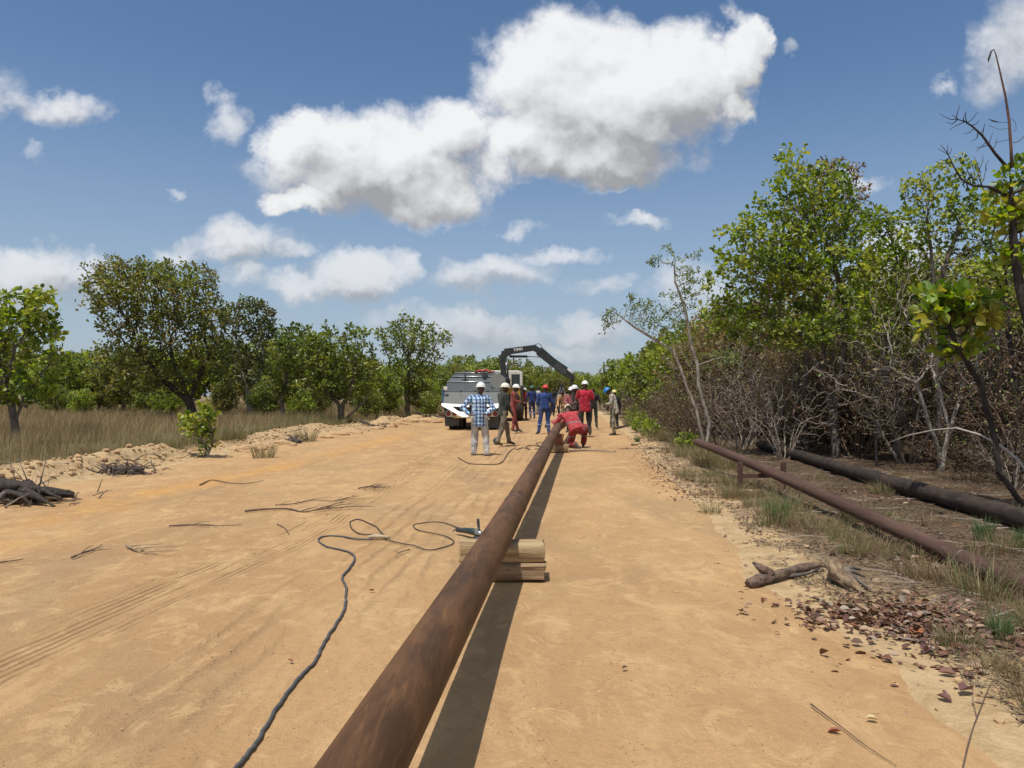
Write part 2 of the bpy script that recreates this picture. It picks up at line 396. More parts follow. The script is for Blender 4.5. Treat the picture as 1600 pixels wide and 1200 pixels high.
class MB:
    def __init__(s): s.v = []; s.f = []
    def addm(s, V, Fc):
        o = len(s.v); s.v += [tuple(v) for v in V]; s.f += [tuple(i+o for i in f) for f in Fc]; return s
    def box(s, c, size, R=None):
        hx, hy, hz = [a/2 for a in size]
        V = [Vector((x, y, z)) for x in (-hx, hx) for y in (-hy, hy) for z in (-hz, hz)]
        if R: V = [R @ v for v in V]
        V = [v+Vector(c) for v in V]
        return s.addm(V, [(0,1,3,2),(4,6,7,5),(0,4,5,1),(2,3,7,6),(0,2,6,4),(1,5,7,3)])
    def prism(s, pts, a0, a1, axis='x'):
        n = len(pts)
        mk = {'x': lambda a, p: (a, p[0], p[1]), 'y': lambda a, p: (p[0], a, p[1]), 'z': lambda a, p: (p[0], p[1], a)}[axis]
        V = [mk(a0, p) for p in pts]+[mk(a1, p) for p in pts]
        Fc = [tuple(range(n-1, -1, -1)), tuple(range(n, 2*n))]+[(i, (i+1) % n, n+(i+1) % n, n+i) for i in range(n)]
        return s.addm(V, Fc)
    def tube(s, path, rad, n=8, caps=True, flat=None):
        P_ = [Vector(p) for p in path]; m = len(P_)
        R_ = [rad]*m if isinstance(rad, (int, float)) else list(rad)
        V = []; up = Vector((.13, .21, .97))
        prev = None
        for i in range(m):
            t = (P_[min(i+1, m-1)]-P_[max(i-1, 0)])
            if t.length < 1e-9: t = Vector((0, 0, 1))
            t.normalize()
            a = (prev - t*prev.dot(t)) if prev is not None else (up - t*up.dot(t))
            if a.length < 1e-4: a = Vector((1, 0, 0)) - t*t.x
            a.normalize(); b = t.cross(a); prev = a
            for k in range(n):
                th = 2*math.pi*k/n; V.append(P_[i]+a*(math.cos(th)*R_[i])+b*(math.sin(th)*R_[i]))
        Fc = [(i*n+k, i*n+(k+1) % n, (i+1)*n+(k+1) % n, (i+1)*n+k) for i in range(m-1) for k in range(n)]
        if caps: Fc += [tuple(range(n-1, -1, -1)), tuple((m-1)*n+k for k in range(n))]
        return s.addm(V, Fc)
    def lathe(s, prof, n=16, M=None, closed=True):
        V = []
        for r, z in prof:
            for k in range(n):
                th = 2*math.pi*k/n; v = Vector((r*math.cos(th), r*math.sin(th), z)); V.append(M @ v if M else v)
        m = len(prof)
        Fc = [(i*n+k, i*n+(k+1) % n, (i+1)*n+(k+1) % n, (i+1)*n+k) for i in range(m-1) for k in range(n)]
        if closed: Fc += [tuple(range(n-1, -1, -1)), tuple((m-1)*n+k for k in range(n))]
        return s.addm(V, Fc)
    def ell(s, c, r, M3=None, sub=2):
        V, Fc = ICO[sub]
        VV = []
        for v in V:
            w = Vector((v[0]*r[0], v[1]*r[1], v[2]*r[2]))
            if M3: w = M3 @ w
            VV.append(w+Vector(c))
        return s.addm(VV, Fc)
    def build(s, name, m, parent=None, smooth=False, loc=None, bevel=0):
        o = link_mesh(name, s.v, s.f, m, parent, smooth, loc)
        if bevel:
            b = o.modifiers.new('bevel', 'BEVEL'); b.width = bevel; b.segments = 2; b.limit_method = 'ANGLE'
        return o
ICO = {}
for _s in (1, 2, 3):
    bm = bmesh.new(); bmesh.ops.create_icosphere(bm, subdivisions=_s, radius=1)
    bm.verts.ensure_lookup_table(); ICO[_s] = ([v.co[:] for v in bm.verts], [tuple(v.index for v in f.verts) for f in bm.faces]); bm.free()
def autosmooth(o, ang=40):
    me = o.data
    me.polygons.foreach_set('use_smooth', [True]*len(me.polygons))
    try: me.set_sharp_from_angle(angle=math.radians(ang))
    except Exception: pass
    return o

# ------------------------------------------------------------------ ground and road
def axis(a, b, first, grow, near=0.0):
    out = [near]; v = near
    while v < b: v += max(first, abs(v)*grow); out.append(v)
    v = near; neg = []
    while v > a: v -= max(first, abs(v)*grow); neg.append(v)
    return np.array(neg[::-1]+out)
def grid(xs, ys):
    X, Y = np.meshgrid(xs, ys); nx, ny = len(xs), len(ys)
    i = np.arange(ny-1)[:, None]*nx+np.arange(nx-1)[None, :]; i = i.ravel()
    return X.ravel(), Y.ravel(), np.stack([i, i+1, i+1+nx, i+nx], 1)
def make_ground():
    xs = axis(-1500, 1500, .10, .011); ys = axis(-30, 2600, .09, .010, 1.0)
    x, y, q = grid(xs, ys)
    l, r = XL(y), XR(y)
    z = H(x, y)
    e = fbm(x*.9, y*.6, 71)-.5
    inside = smooth(x-l, .25, .8)*smooth(r-x, .15, .6)
    z = z-.10*inside
    z = z+.02*fbm(x*6, y*6, 5, 2)*(1-inside)
    far = smooth(y, 60, 400); z = z*(1-far)
    sand = np.exp(-((x-(l-.35))/1.05)**4)+inside+np.exp(-((x-(r+.2))/.9)**4)*1.0 + .55*np.exp(-((x-(r+2.2))/1.4)**4)*(fbm(x*1.2, y*1.2, 8) > .5)
    sand = np.clip(sand+e*.5, 0, 1)
    burn = (.42*smooth(x-r, .3, .8)+.58*smooth(x-r, 1.0, 2.4))*(1-smooth(y, 40, 60))
    me = quick_mesh('ground', np.stack([x, y, z], 1), q)
    o = finish('ground', me, ground_mat(), attrs={'sand': sand, 'burn': burn, 'verge': smooth(x-r, .30, .7)}); tag(o, None, None, kind='structure')
TRK_Y = [-5, 3.7, 7.2, 12, 20, 45]; TRK_X = [-3.6, -2.72, -2.2, -1.95, -1.72, -1.0]
def make_road():
    ys = axis(-6, 420, .045, .0075, 2.0); U = np.concatenate([np.linspace(0, .06, 7), np.linspace(.07, .93, 300), np.linspace(.94, 1, 7)])
    u, y, q = grid(U, ys)
    l = XL(y)-.12+.35*(fbm(y*.8, y*0+3, 51)-.5)+.14*(fbm(y*4, y*0+9, 55)-.5)
    r = XR(y)+.10+.34*(fbm(y*.9, y*0+1, 61)-.5)+.16*(fbm(y*5, y*0+9, 65)-.5)
    x = l+(r-l)*u
    e = np.minimum(u, 1-u)*(r-l)
    z = H(x, y)*1.0
    trk = x-np.interp(y, TRK_Y, TRK_X)
    rel = .009*(fbm(x*2.1, y*1.1, 91)-.5)*2+.004*(fbm(x*7, y*6, 95, 3)-.5)*2
    rel = rel-.010*np.exp(-(trk/.30)**4)+.008*np.exp(-((np.abs(trk)-.36)/.06)**2)*fbm(x*3, y, 7)
    t2 = x-np.interp(y, [-5, 3, 10, 20, 50], [-.9, -1.35, -.95, -.2, 1.0])
    rel = rel-.006*np.exp(-(t2/.4)**4)
    z = z+rel+.012
    z = z-.05*(1-smooth(e, 0, .35))
    far = smooth(y, 60, 400); z = z*(1-far)+.006*far
    oc = x-np.interp(y, [-5, 6.7, 10.4, 14, 30], [-5.6, -4.9, -5.3, -4.6, -3.4])
    orange = np.exp(-(oc/.42)**2)*(.35+.65*smooth(y, 3, 12))*smooth(-y, -30, -22)+.45*np.exp(-((x-1.9)/.3)**2)*(y < 9)*0
    me = quick_mesh('road', np.stack([x, y, z], 1), q)
    o = finish('road', me, road_mat(), attrs={'track': trk, 'ruts': t2-.25, 'orange': orange}); tag(o, None, None, kind='structure')
def hr(x, y): return h1(x, y)+.014
make_ground(); make_road()

# ------------------------------------------------------------------ grass, litter (stuff)
def hsv_jit(rng, base, n, v=.25, hue=.05):
    b = np.array(base)[None, :]*(1+v*(rng.random((n, 1))*2-1))
    return np.clip(b*(1+hue*(rng.random((n, 3))*2-1)), 0, 1)
def blades(rng, root, h, w, lean, ang=None, nseg=2):
    """bent tapering blades: 5 vertices each"""
    n = len(root)
    a = rng.random(n)*2*np.pi if ang is None else ang
    dirv = np.stack([np.cos(a), np.sin(a), np.zeros(n)], 1)
    b = rng.random(n)*2*np.pi; side = np.stack([np.cos(b), np.sin(b), np.zeros(n)], 1)*(w/2)[:, None]
    mid = root+dirv*(lean*h*.35)[:, None]+np.array([0, 0, 1])*(h*.6)[:, None]
    tip = root+dirv*(lean*h)[:, None]+np.array([0, 0, 1])*(h*np.sqrt(np.clip(1-lean**2*.6, .1, 1)))[:, None]
    V = np.stack([root-side, root+side, mid+side*.75, mid-side*.75, tip], 1).reshape(-1, 3)
    i = np.arange(n)*5
    return V, np.stack([i, i+1, i+2, i+3], 1), np.stack([i+3, i+2, i+4], 1)
def field_grass():
    rng = np.random.default_rng(5)
    R, Hh, W = [], [], []
    for (y0, y1, dens, hw) in ((6, 22, 190, .0065), (22, 34, 95, .010), (34, 52, 40, .017), (52, 110, 9, .04)):
        xmin = -max(.74*y1+2, 12)
        n = int((y1-y0)*abs(xmin)*dens)
        y = y0+(y1-y0)*rng.random(n); x = xmin*rng.random(n)
        cl = fbm(x*1.1, y*1.1, 201, 3)
        keep = (x < XL(y)-1.15-.6*(fbm(y*.9, y*0, 77)-.3)) & (np.abs(x) < .74*y+2) & (rng.random(n) < .5+1.3*np.clip(cl-.3, 0, 1))
        x, y, cl = x[keep], y[keep], cl[keep]
        dd = smooth(XL(y)-1.1-x, 0, 1.2)
        h = (.26+.46*cl+.26*rng.random(len(x)))*(.60+.40*dd)
        R.append(np.stack([x, y, H(x, y)-.03], 1)); Hh.append(h); W.append(hw*(.7+.7*rng.random(len(x))))
    # beyond the road too, right-hand side far away
    R = np.concatenate(R); h = np.concatenate(Hh); w = np.concatenate(W); n = len(R)
    wind = .35+.9*fbm(R[:, 0]*.5, R[:, 1]*.5, 8)
    lean = np.clip(.14+.5*rng.random(n)**1.5*wind, 0, .85)
    ang = np.where(rng.random(n) < .45, rng.normal(.2, .8, n), rng.random(n)*6.28)
    V, q, t = blades(rng, R, h, w, lean, ang)
    patch = fbm(R[:, 0]*.35, R[:, 1]*.35, 301, 3)
    c0 = np.array([.34, .25, .135]); c1 = np.array([.47, .375, .21]); c2 = np.array([.21, .215, .085]); c3 = np.array([.18, .12, .075])
    r = rng.random(n); dd = smooth(XL(R[:, 1])-1.0-R[:, 0], .2, 3.0)
    col = np.where((r < .38)[:, None], c0, np.where((r < .66)[:, None], c1, c3))
    green = (rng.random(n) < .12+.30*(1-dd)+.35*(patch > .56))
    col = np.where(green[:, None], c2, col)*(1+.25*(rng.random((n, 1))-.5))
    tint = np.repeat(col, 5, 0)
    me = quick_mesh('dry_grass', V, q, t)
    o = finish('dry_grass', me, leaf_mat('dry_grass_blades', .30, .6, .25), tint=tint, smoothf=False)
    tag(o, 'tall dry brown grass filling the savanna left of the sandy road', 'grass', kind='stuff')
field_grass()

def tuft_mesh(seed, n=150, h=.35, spread=.14, greenp=.6, lean0=.35, w=.006, cg=(.13, .19, .055), cd=(.34, .27, .15)):
    rng = np.random.default_rng(seed)
    a = rng.random(n)*6.28; r = spread*np.sqrt(rng.random(n))*.6
    root = np.stack([r*np.cos(a), r*np.sin(a), -.03*np.ones(n)], 1)
    hh = h*(.45+.6*rng.random(n)); lean = np.clip(lean0*(.3+1.3*rng.random(n)), 0, .95)
    V, q, t = blades(rng, root, hh, w*(.7+.6*rng.random(n)), lean, a+rng.normal(0, .5, n))
    col = np.where((rng.random(n) < greenp)[:, None], np.array(cg), np.array(cd))*(1+.4*(rng.random((n, 1))-.5))
    return quick_mesh('grass_tuft', V, q, t), np.repeat(col, 5, 0)
def leaves_mesh(rng, pos, L, nrm, ax, W=.5, fold=.25, curl=0.15):
    """obovate folded leaves, 6 vertices and 2 quads each. ax: long axis, nrm: face normal"""
    n = len(pos)
    ax = ax/np.linalg.norm(ax, axis=1, keepdims=True)
    nrm = nrm-ax*np.sum(nrm*ax, 1, keepdims=True); nrm = nrm/np.maximum(np.linalg.norm(nrm, axis=1, keepdims=True), 1e-6)
    sd_ = np.cross(nrm, ax); L = L[:, None]; w = L*W
    b = pos; t = pos+ax*L-nrm*L*curl
    l1 = pos+ax*L*.38+sd_*w*.40+nrm*L*fold*.4; r1 = pos+ax*L*.38-sd_*w*.40+nrm*L*fold*.4
    l2 = pos+ax*L*.76+sd_*w*.46+nrm*L*(fold*.4-curl*.4); r2 = pos+ax*L*.76-sd_*w*.46+nrm*L*(fold*.4-curl*.4)
    V = np.stack([b, r1, r2, t, l2, l1], 1).reshape(-1, 3)
    i = np.arange(n)*6
    return V, np.concatenate([np.stack([i, i+1, i+2, i+3], 1), np.stack([i, i+3, i+4, i+5], 1)])
def rand_unit(rng, n):
    v = rng.normal(size=(n, 3)); return v/np.linalg.norm(v, axis=1, keepdims=True)

def litter():
    rng = np.random.default_rng(9)
    P_ = []
    def pile(px, py, rx, ry, n):
        c = G(px, py)
        x = c.x+rng.normal(size=n)*rx*.5; y = c.y+rng.normal(size=n)*ry*.5; P_.append(np.stack([x, y], 1))
    pile(1395, 965, .66, .50, 560); pile(1470, 992, .60, .42, 420); pile(1340, 965, .25, .2, 80); pile(1440, 880, .5, .5, 130)
    pile(1350, 775, .8, 1.0, 260); pile(1540, 1060, .4, .5, 60); pile(1290, 860, .4, .6, 60)
    pile(1480, 1040, .7, .5, 90)
    for k in range(9):                                    # a dark line of leaves along the edge
        t = k/8; pile(1000+85*t, 688+85*t, .50, 1.3, 330)
    n = 17000; y = 2+30*rng.random(n)**1.2; x = XR(y)+.10+rng.random(n)**1.5*9
    k = rng.random(n) < .30+.70*(fbm(x*.9, y*.9, 19) > .48); P_.append(np.stack([x[k], y[k]], 1))
    n = 320; y = 2+26*rng.random(n); x = XR(y)+rng.normal(size=n)*.3; P_.append(np.stack([x, y], 1))
    p = np.concatenate(P_); n = len(p)
    z = H(p[:, 0], p[:, 1])+.003+rng.random(n)*.010+.035*rng.random(n)*(np.arange(n) < 1200)
    pos = np.stack([p[:, 0], p[:, 1], z], 1)
    nrm = rand_unit(rng, n)*.55+np.array([0, 0, 1]); ax = rand_unit(rng, n)*np.array([1, 1, .25])
    L = np.where(np.arange(n) < 1450, .028+.045*rng.random(n), .018+.040*rng.random(n)+.03*(rng.random(n) > .93))
    V, q = leaves_mesh(rng, pos, L, nrm, ax, .62, .22, .18)
    r = rng.random(n)
    col = np.where((r < .5)[:, None], np.array([.115, .055, .036]), np.where((r < .78)[:, None], np.array([.17, .085, .05]), np.where((r < .93)[:, None], np.array([.30, .20, .13]), np.array([.27, .22, .17]))))
    col = col*(1+.5*(rng.random((n, 1))-.5))
    o = finish('leaf_litter', quick_mesh('leaf_litter', V, q), leaf_mat('dead_leaves', .08, .5, .4), tint=np.repeat(col, 6, 0), smoothf=False)
    tag(o, 'reddish brown fallen leaves piled over the right verge', 'leaf litter', kind='stuff')
    # broken twigs over the verge
    mb = MB(); rnd = random.Random(4)
    for _ in range(1500):
        y = 2+32*rnd.random()**1.4; x = float(XR(y))+.2+rnd.random()**1.1*8
        if rnd.random() < .1: x = float(XL(y))-.2-rnd.random()*1.2
        a = rnd.random()*6.28; Lq = .12+.45*rnd.random()**2; z = h1(x, y)+.02
        d = Vector((math.cos(a), math.sin(a), 0)); s_ = Vector((-d.y, d.x, 0))
        p0 = Vector((x, y, z)); mb.tube([p0, p0+d*Lq*.5+s_*Lq*.1*rnd.uniform(-1, 1)+Vector((0, 0, .03*rnd.random())), p0+d*Lq+Vector((0, 0, .05*rnd.random()))], [.006, .005, .002], 3, False)
    o = mb.build('twig_litter', mat('dry_twig', (.27, .21, .16), (.12, .085, .06), 20)); tag(o, 'small dry twigs scattered over the right verge', 'twigs', kind='stuff')
    # short broken straw lying in mats
    n = 120000; y = 1.8+17*rng.random(n)**1.25; x = XR(y)+.12+rng.random(n)**1.15*6.5
    k = fbm(x*1.5, y*1.5, 29, 4) > .40+.15*rng.random(n)-.10*smooth(x-XR(y), .3, 1.5)-.16*smooth(-y, -6, -4); x, y = x[k], y[k]; n = len(x)
    a = rng.random(n)*6.28; Lb = .03+.10*rng.random(n)**2; dd = np.stack([np.cos(a), np.sin(a), .12*rng.random(n)], 1)*Lb[:, None]; sdv = np.stack([-np.sin(a), np.cos(a), np.zeros(n)], 1)*.0036
    p0 = np.stack([x, y, H(x, y)+.006+.012*rng.random(n)], 1); V = np.stack([p0-sdv, p0+sdv, p0+dd+sdv*.4, p0+dd-sdv*.4], 1).reshape(-1, 3); i_ = np.arange(n)*4
    col = np.array([[.26, .19, .11], [.10, .065, .042], [.045, .033, .026], [.34, .27, .17]])[rng.integers(0, 4, n)]
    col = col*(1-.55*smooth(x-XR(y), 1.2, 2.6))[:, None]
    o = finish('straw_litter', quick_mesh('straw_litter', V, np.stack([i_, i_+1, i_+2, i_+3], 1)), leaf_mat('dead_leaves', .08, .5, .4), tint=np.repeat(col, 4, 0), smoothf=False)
    tag(o, 'short broken straw and dark plant debris matted over the right verge', 'plant debris', kind='stuff')
    # clods and crumbs of sand: berm and verge
    mb = MB()
    Vb, Fb = ICO[1]
    for _ in range(4200):
        q_ = rnd.random(); y = 3+36*rnd.random()**1.5
        if q_ < .62: x = float(XL(y))-.1-abs(rnd.gauss(0, .6)); s_ = .012+.055*rnd.random()**3
        elif q_ < .72: x = float(XR(y))+rnd.gauss(.15, .3); s_ = .006+.022*rnd.random()**3
        else: x = float(XL(y)+(XR(y)-XL(y))*rnd.random()); s_ = .004+.010*rnd.random()**2
        z = h1(x, y)+s_*.3+.006
        sx = [s_*rnd.uniform(.7, 1.3) for _ in range(3)]
        mb.addm([(x+v[0]*sx[0]*rnd.uniform(.8, 1.2), y+v[1]*sx[1]*rnd.uniform(.8, 1.2), z+v[2]*sx[2]*.7) for v in Vb], Fb)
    o = mb.build('soil_clods', mat('clod', (.50, .34, .18), (.36, .23, .12), 30, .95, bmp=.5, bd=.01)); tag(o, 'crumbs and clods of dry sand along both road edges', 'soil clods', kind='stuff')
    # boulders of pushed-up soil on the berm by the truck
litter()

# ------------------------------------------------------------------ trees
def colonize(rng, stems, att, step, di, dk, iters=90, jit=.25, up=.08):
    """space colonisation. stems: polylines (lists of points), each starting at an index (parent) or -1"""
    pos, par = [], []
    for par0, line in stems:
        prev = par0
        for k in range(len(line)-1):
            a, b = np.array(line[k], float), np.array(line[k+1], float); nseg = max(1, int(np.linalg.norm(b-a)/step))
            for j in range(nseg):
                if k == 0 and j == 0 and prev == -1: pos.append(a); par.append(-1); prev = len(pos)-1
                pos.append(a+(b-a)*(j+1)/nseg+rng.normal(size=3)*step*.05); par.append(prev); prev = len(pos)-1
    cap = 9000; Pn = np.zeros((cap, 3)); n = len(pos); Pn[:n] = pos; par = par[:]; nch = np.zeros(cap, int)
    att = np.array(att); D = np.linalg.norm(att[:, None]-Pn[None, :n], axis=2); bi = D.argmin(1); bd = D.min(1)
    for it in range(iters):
        act = bd < di
        if not act.any():
            k = bd.argmin() if len(bd) else None
            if k is None: break
            act = bd <= bd.min()+1e-9
        idx = bi[act]; dv = att[act]-Pn[idx]; dv /= np.maximum(np.linalg.norm(dv, axis=1, keepdims=True), 1e-6)
        u = np.unique(idx); S = np.zeros((n, 3)); np.add.at(S, idx, dv)
        u = u[nch[u] < 3]
        if len(u) == 0: break
        d = S[u]; d /= np.maximum(np.linalg.norm(d, axis=1, keepdims=True), 1e-6)
        d = d+rng.normal(size=d.shape)*jit+np.array([0, 0, up]); d /= np.linalg.norm(d, axis=1, keepdims=True)
        new = Pn[u]+d*step; k = len(new)
        if n+k >= cap: break
        Pn[n:n+k] = new; par += list(u); nch[u] += 1
        Dn = np.linalg.norm(att[:, None]-new[None], axis=2); j = Dn.argmin(1); m_ = Dn[np.arange(len(att)), j]
        better = m_ < bd; bi[better] = n+j[better]; bd[better] = m_[better]; n += k
        keep = bd > dk; att, bi, bd = att[keep], bi[keep], bd[keep]
        if len(att) == 0: break
    return Pn[:n].copy(), np.array(par)
def branch_radii(P_, par, tip, base, e=2.05):
    n = len(P_); a = np.zeros(n); ch = np.zeros(n, int)
    for i in range(n):
        if par[i] >= 0: ch[par[i]] += 1
    for i in range(n-1, -1, -1):
        if a[i] == 0: a[i] = tip**e
        if par[i] >= 0: a[par[i]] += a[i]
    r = a**(1/e); mxr = r.max()
    if mxr > tip: r = tip+(r-tip)*(base-tip)/(mxr-tip)
    return r, ch
def limb_mesh(P_, par, r, name, thick=.03):
    i = np.where(par >= 0)[0]; a = P_[par[i]]; b = P_[i]; ra = np.minimum(r[par[i]], r[i]*1.35+.004); rb = r[i]
    V, Q = [], []; off = 0
    for sides, sel in ((3, rb < .012), (5, (rb >= .012) & (rb < thick)), (9, rb >= thick)):
        if not sel.any(): continue
        A, B, RA, RB = a[sel], b[sel], ra[sel], rb[sel]; d = B-A; d /= np.maximum(np.linalg.norm(d, axis=1, keepdims=True), 1e-9)
        B = B+d*RB[:, None]*.35
        ref = np.tile(np.array([[.31, .93, .2]]), (len(A), 1)); s_ = np.cross(d, ref); s_ /= np.maximum(np.linalg.norm(s_, axis=1, keepdims=True), 1e-6); t = np.cross(d, s_)
        th = np.arange(sides)*2*np.pi/sides; cs, sn = np.cos(th)[None, :, None], np.sin(th)[None, :, None]
        ring = s_[:, None]*cs+t[:, None]*sn
        va = A[:, None]+ring*RA[:, None, None]; vb = B[:, None]+ring*RB[:, None, None]
        V.append(np.concatenate([va, vb], 1).reshape(-1, 3)); m = len(A)
        base = (np.arange(m)*2*sides+off)[:, None]; k = np.arange(sides)[None]; k2 = (k+1) % sides
        Q.append(np.stack([base+k, base+k2, base+sides+k2, base+sides+k], 2).reshape(-1, 4)); off += m*2*sides
    return quick_mesh(name, np.concatenate(V), np.concatenate(Q))
BARK = {'grey': ((.20, .17, .145), (.085, .07, .06)), 'dark': ((.075, .06, .05), (.03, .025, .022)), 'pale': ((.40, .36, .31), (.22, .19, .16)), 'red': ((.19, .11, .085), (.10, .06, .05))}
def bark(k):
    c = BARK[k]; return mat('bark_'+k, c[0], c[1], 14, .9, bmp=.7, bd=.02, stretch=(1, 1, .3), spec=.2)
PAL = {'light': [(.19, .265, .036), (.26, .33, .050), (.10, .15, .028), (.34, .37, .075)],
       'olive': [(.15, .175, .036), (.105, .13, .030), (.23, .22, .052), (.19, .155, .06), (.19, .225, .046)],
       'dark': [(.07, .095, .028), (.09, .12, .033), (.14, .16, .045), (.13, .115, .05)],
       'mid': [(.13, .175, .035), (.175, .225, .042), (.08, .11, .026), (.24, .27, .06)],
       'yellow': [(.23, .32, .042), (.30, .36, .055), (.15, .24, .033), (.36, .34, .065)],
       'brown': [(.21, .15, .07), (.16, .11, .055), (.17, .18, .05), (.26, .20, .09)],
       'feather': [(.17, .23, .058), (.22, .28, .08), (.13, .17, .048)]}
def crown_leaves(rng, P_, r, ch, par, rt, per, L, pal, spread=.10, clump=.55, W=.6, drop=.15, shade=None, name='crown', extra=None, upb=.35):
    """rosettes of leaves on the thin wood; whole sprays share a tone and some sprays are bare"""
    ok = np.where((r < rt) & (par >= 0))[0]
    if extra is not None: ok = ok[extra(P_[ok])]
    w = fbm(P_[ok, 0]*1.7+P_[ok, 1], P_[ok, 2]*1.7, int(rng.integers(999)), 3)
    ok = ok[(rng.random(len(ok)) > drop) & (w > .22)]
    k = np.repeat(ok, per); n = len(k)
    end = np.repeat(ch[ok] == 0, per)
    d = P_[k]-P_[par[k]]; d /= np.maximum(np.linalg.norm(d, axis=1, keepdims=True), 1e-6)
    pos = P_[k]-(d*rng.random((n, 1))*.6)*np.linalg.norm(P_[k]-P_[par[k]], axis=1, keepdims=True)+rng.normal(size=(n, 3))*spread*.35
    ax = d*.5+rand_unit(rng, n)*.9+np.array([0, 0, upb]); ax /= np.linalg.norm(ax, axis=1, keepdims=True)
    pos = pos+ax*spread*.3
    nrm = rand_unit(rng, n)*.9+np.array([0, 0, .8])
    pal = np.array(PAL[pal]); cid = rng.integers(0, len(pal), len(P_))
    # neighbouring twigs share their colour
    for i in range(len(P_)):
        if par[i] >= 0 and rng.random() < .72: cid[i] = cid[par[i]]
    col = pal[cid[k]]; alt = pal[rng.integers(0, len(pal), n)]; m_ = rng.random((n, 1)) < .3; col = np.where(m_, alt, col)
    col = col*(1+.5*(rng.random((n, 1))-.5))
    Ls = L*(.65+.6*rng.random(n))*np.where(end, 1.1, .95)
    V, q = leaves_mesh(rng, pos, Ls, nrm, ax, W, .28, .25)
    return quick_mesh(name, V, q), np.repeat(np.clip(col, 0, 1), 6, 0)
def px_env(env, base, d, depth=None):
    """ellipsoids from silhouettes measured in the photograph, in metres about the tree's base"""
    out = []
    for e in env:
        cx, cy, rx, ry = e[:4]; c = PX(cx, cy, d)-base; a, b = rx*d/F, ry*d/F
        out.append((c.x, (e[4] if len(e) > 4 else 0), c.z, a, (e[5] if len(e) > 5 else max(a, b)*.85), b))
    return out
def sample_env(rng, env, n):
    vol = np.array([e[3]*e[4]*e[5] for e in env])**.85; k = rng.choice(len(env), n, p=vol/vol.sum())
    v = rand_unit(rng, n)*(rng.random((n, 1))**(1/2.6)); E = np.array(env)[k]
    return E[:, :3]+v*E[:, 3:6]
TREE_TRIS = 0
def make_tree(name, label, base, env, stems, natt=420, step=.2, di=1.6, dk=.34, rt=.02, per=7, L=.13, pal='mid', R=.10, tip=.007,
              bk='grey', seed=1, drop=.15, spread=.12, W=.6, cat='tree', group=None, iters=90, jit=.28, floor=.35, lowtwigs=0, upb=.35):
    rng = np.random.default_rng(seed)
    att = sample_env(rng, env, natt); att = att[att[:, 2] > floor]
    P_, par = colonize(rng, stems, att, step, di, dk, iters, jit)
    r, ch = branch_radii(P_, par, tip, R)
    t = thing(name, label, cat, base, 0, group)
    o = finish('trunk', limb_mesh(P_, par, r, 'trunk'), bark(bk), t)
    me, tint = crown_leaves(rng, P_, r, ch, par, rt, per, L, pal, spread, drop=drop, W=W, upb=upb)
    c = finish('crown', me, leaf_mat('leaves_'+('big' if L > .17 else 'small'), .42, .40, .55), t, tint=tint, smoothf=False)
    return t
def at(px, py, d=None):
    """a base point: at the pixel, or at a chosen distance under that column"""
    if d is None: p = G(px, py); return Vector((p.x, p.y, p.z-.03))
    X = (px-800)*d/F; return Vector((X, d, h1(X, d)-.05))
def pxstem(base, d, pts, par=-1):
    return (par, [(0, 0, 0)]+[tuple(PX(a[0], a[1], d)-base+Vector((0, a[2] if len(a) > 2 else 0, 0))) for a in pts])

# --- left of the road
b = at(22, 697, 19.5)
make_tree('savanna_tree', 'leftmost open-crowned tree with rounded light green leaves and a short dark trunk in the grass', b,
  px_env([(18,505,78,52),(58,474,44,28),(-30,540,70,60),(15,600,75,36),(85,560,38,30),(70,520,30,24)], b, 19.5),
  [pxstem(b, 19.5, [(24,660),(34,630)]), (3, [(0, 0, .9), tuple(PX(0, 590, 19.5)-b)])], 700, .17, 1.2, .24, .022, 9, .15, 'light', .095, seed=11, drop=.16, W=.75, spread=.16)
b = at(305, 660, 33)
make_tree('savanna_tree', 'tall broad dense olive green tree, the biggest crown left of the road', b,
  px_env([(240,462,112,54),(178,432,52,28),(300,436,48,30),(225,425,60,24),(265,530,88,52),(205,500,60,38),(318,500,44,48),(250,590,74,34),(180,560,44,34),(330,560,40,40)], b, 33),
  [pxstem(b, 33, [(297,630),(283,595),(270,560)]), (5, [tuple(PX(297, 628, 33)-b), tuple(PX(310, 590, 33)-b), tuple(PX(325, 560, 33)-b)]), (4, [tuple(PX(297, 628, 33)-b), tuple(PX(262, 600, 33)-b), tuple(PX(225, 560, 33)-b)])],
  2300, .22, 1.7, .29, .024, 10, .15, 'olive', .18, tip=.008, bk='dark', seed=12, drop=.12, W=.66, spread=.26)
b = at(392, 655, 37)
make_tree('savanna_tree', 'dark green tree with pale bare limbs, touching the right side of the broad olive tree', b,
  px_env([(388,498,46,34),(412,525,26,38),(360,560,34,40),(400,580,38,36)], b, 37),
  [pxstem(b, 37, [(388,620),(380,585)]), (4, [tuple(PX(388, 622, 37)-b), tuple(PX(410, 580, 37)-b)])], 1000, .22, 1.7, .30, .03, 11, .17, 'dark', .15, tip=.009, bk='pale', seed=13, drop=.12, spread=.22)
b = at(443, 650, 33)
make_tree('savanna_tree', 'slim mid green tree between the dark pale-limbed tree and the many-stemmed tree', b,
  px_env([(452,556,34,48),(470,532,26,28),(440,600,34,30)], b, 33),
  [pxstem(b, 33, [(440,622),(448,590)])], 700, .20, 1.6, .29, .03, 12, .16, 'mid', .10, seed=14, drop=.15, spread=.2)
b = at(535, 657, 31)
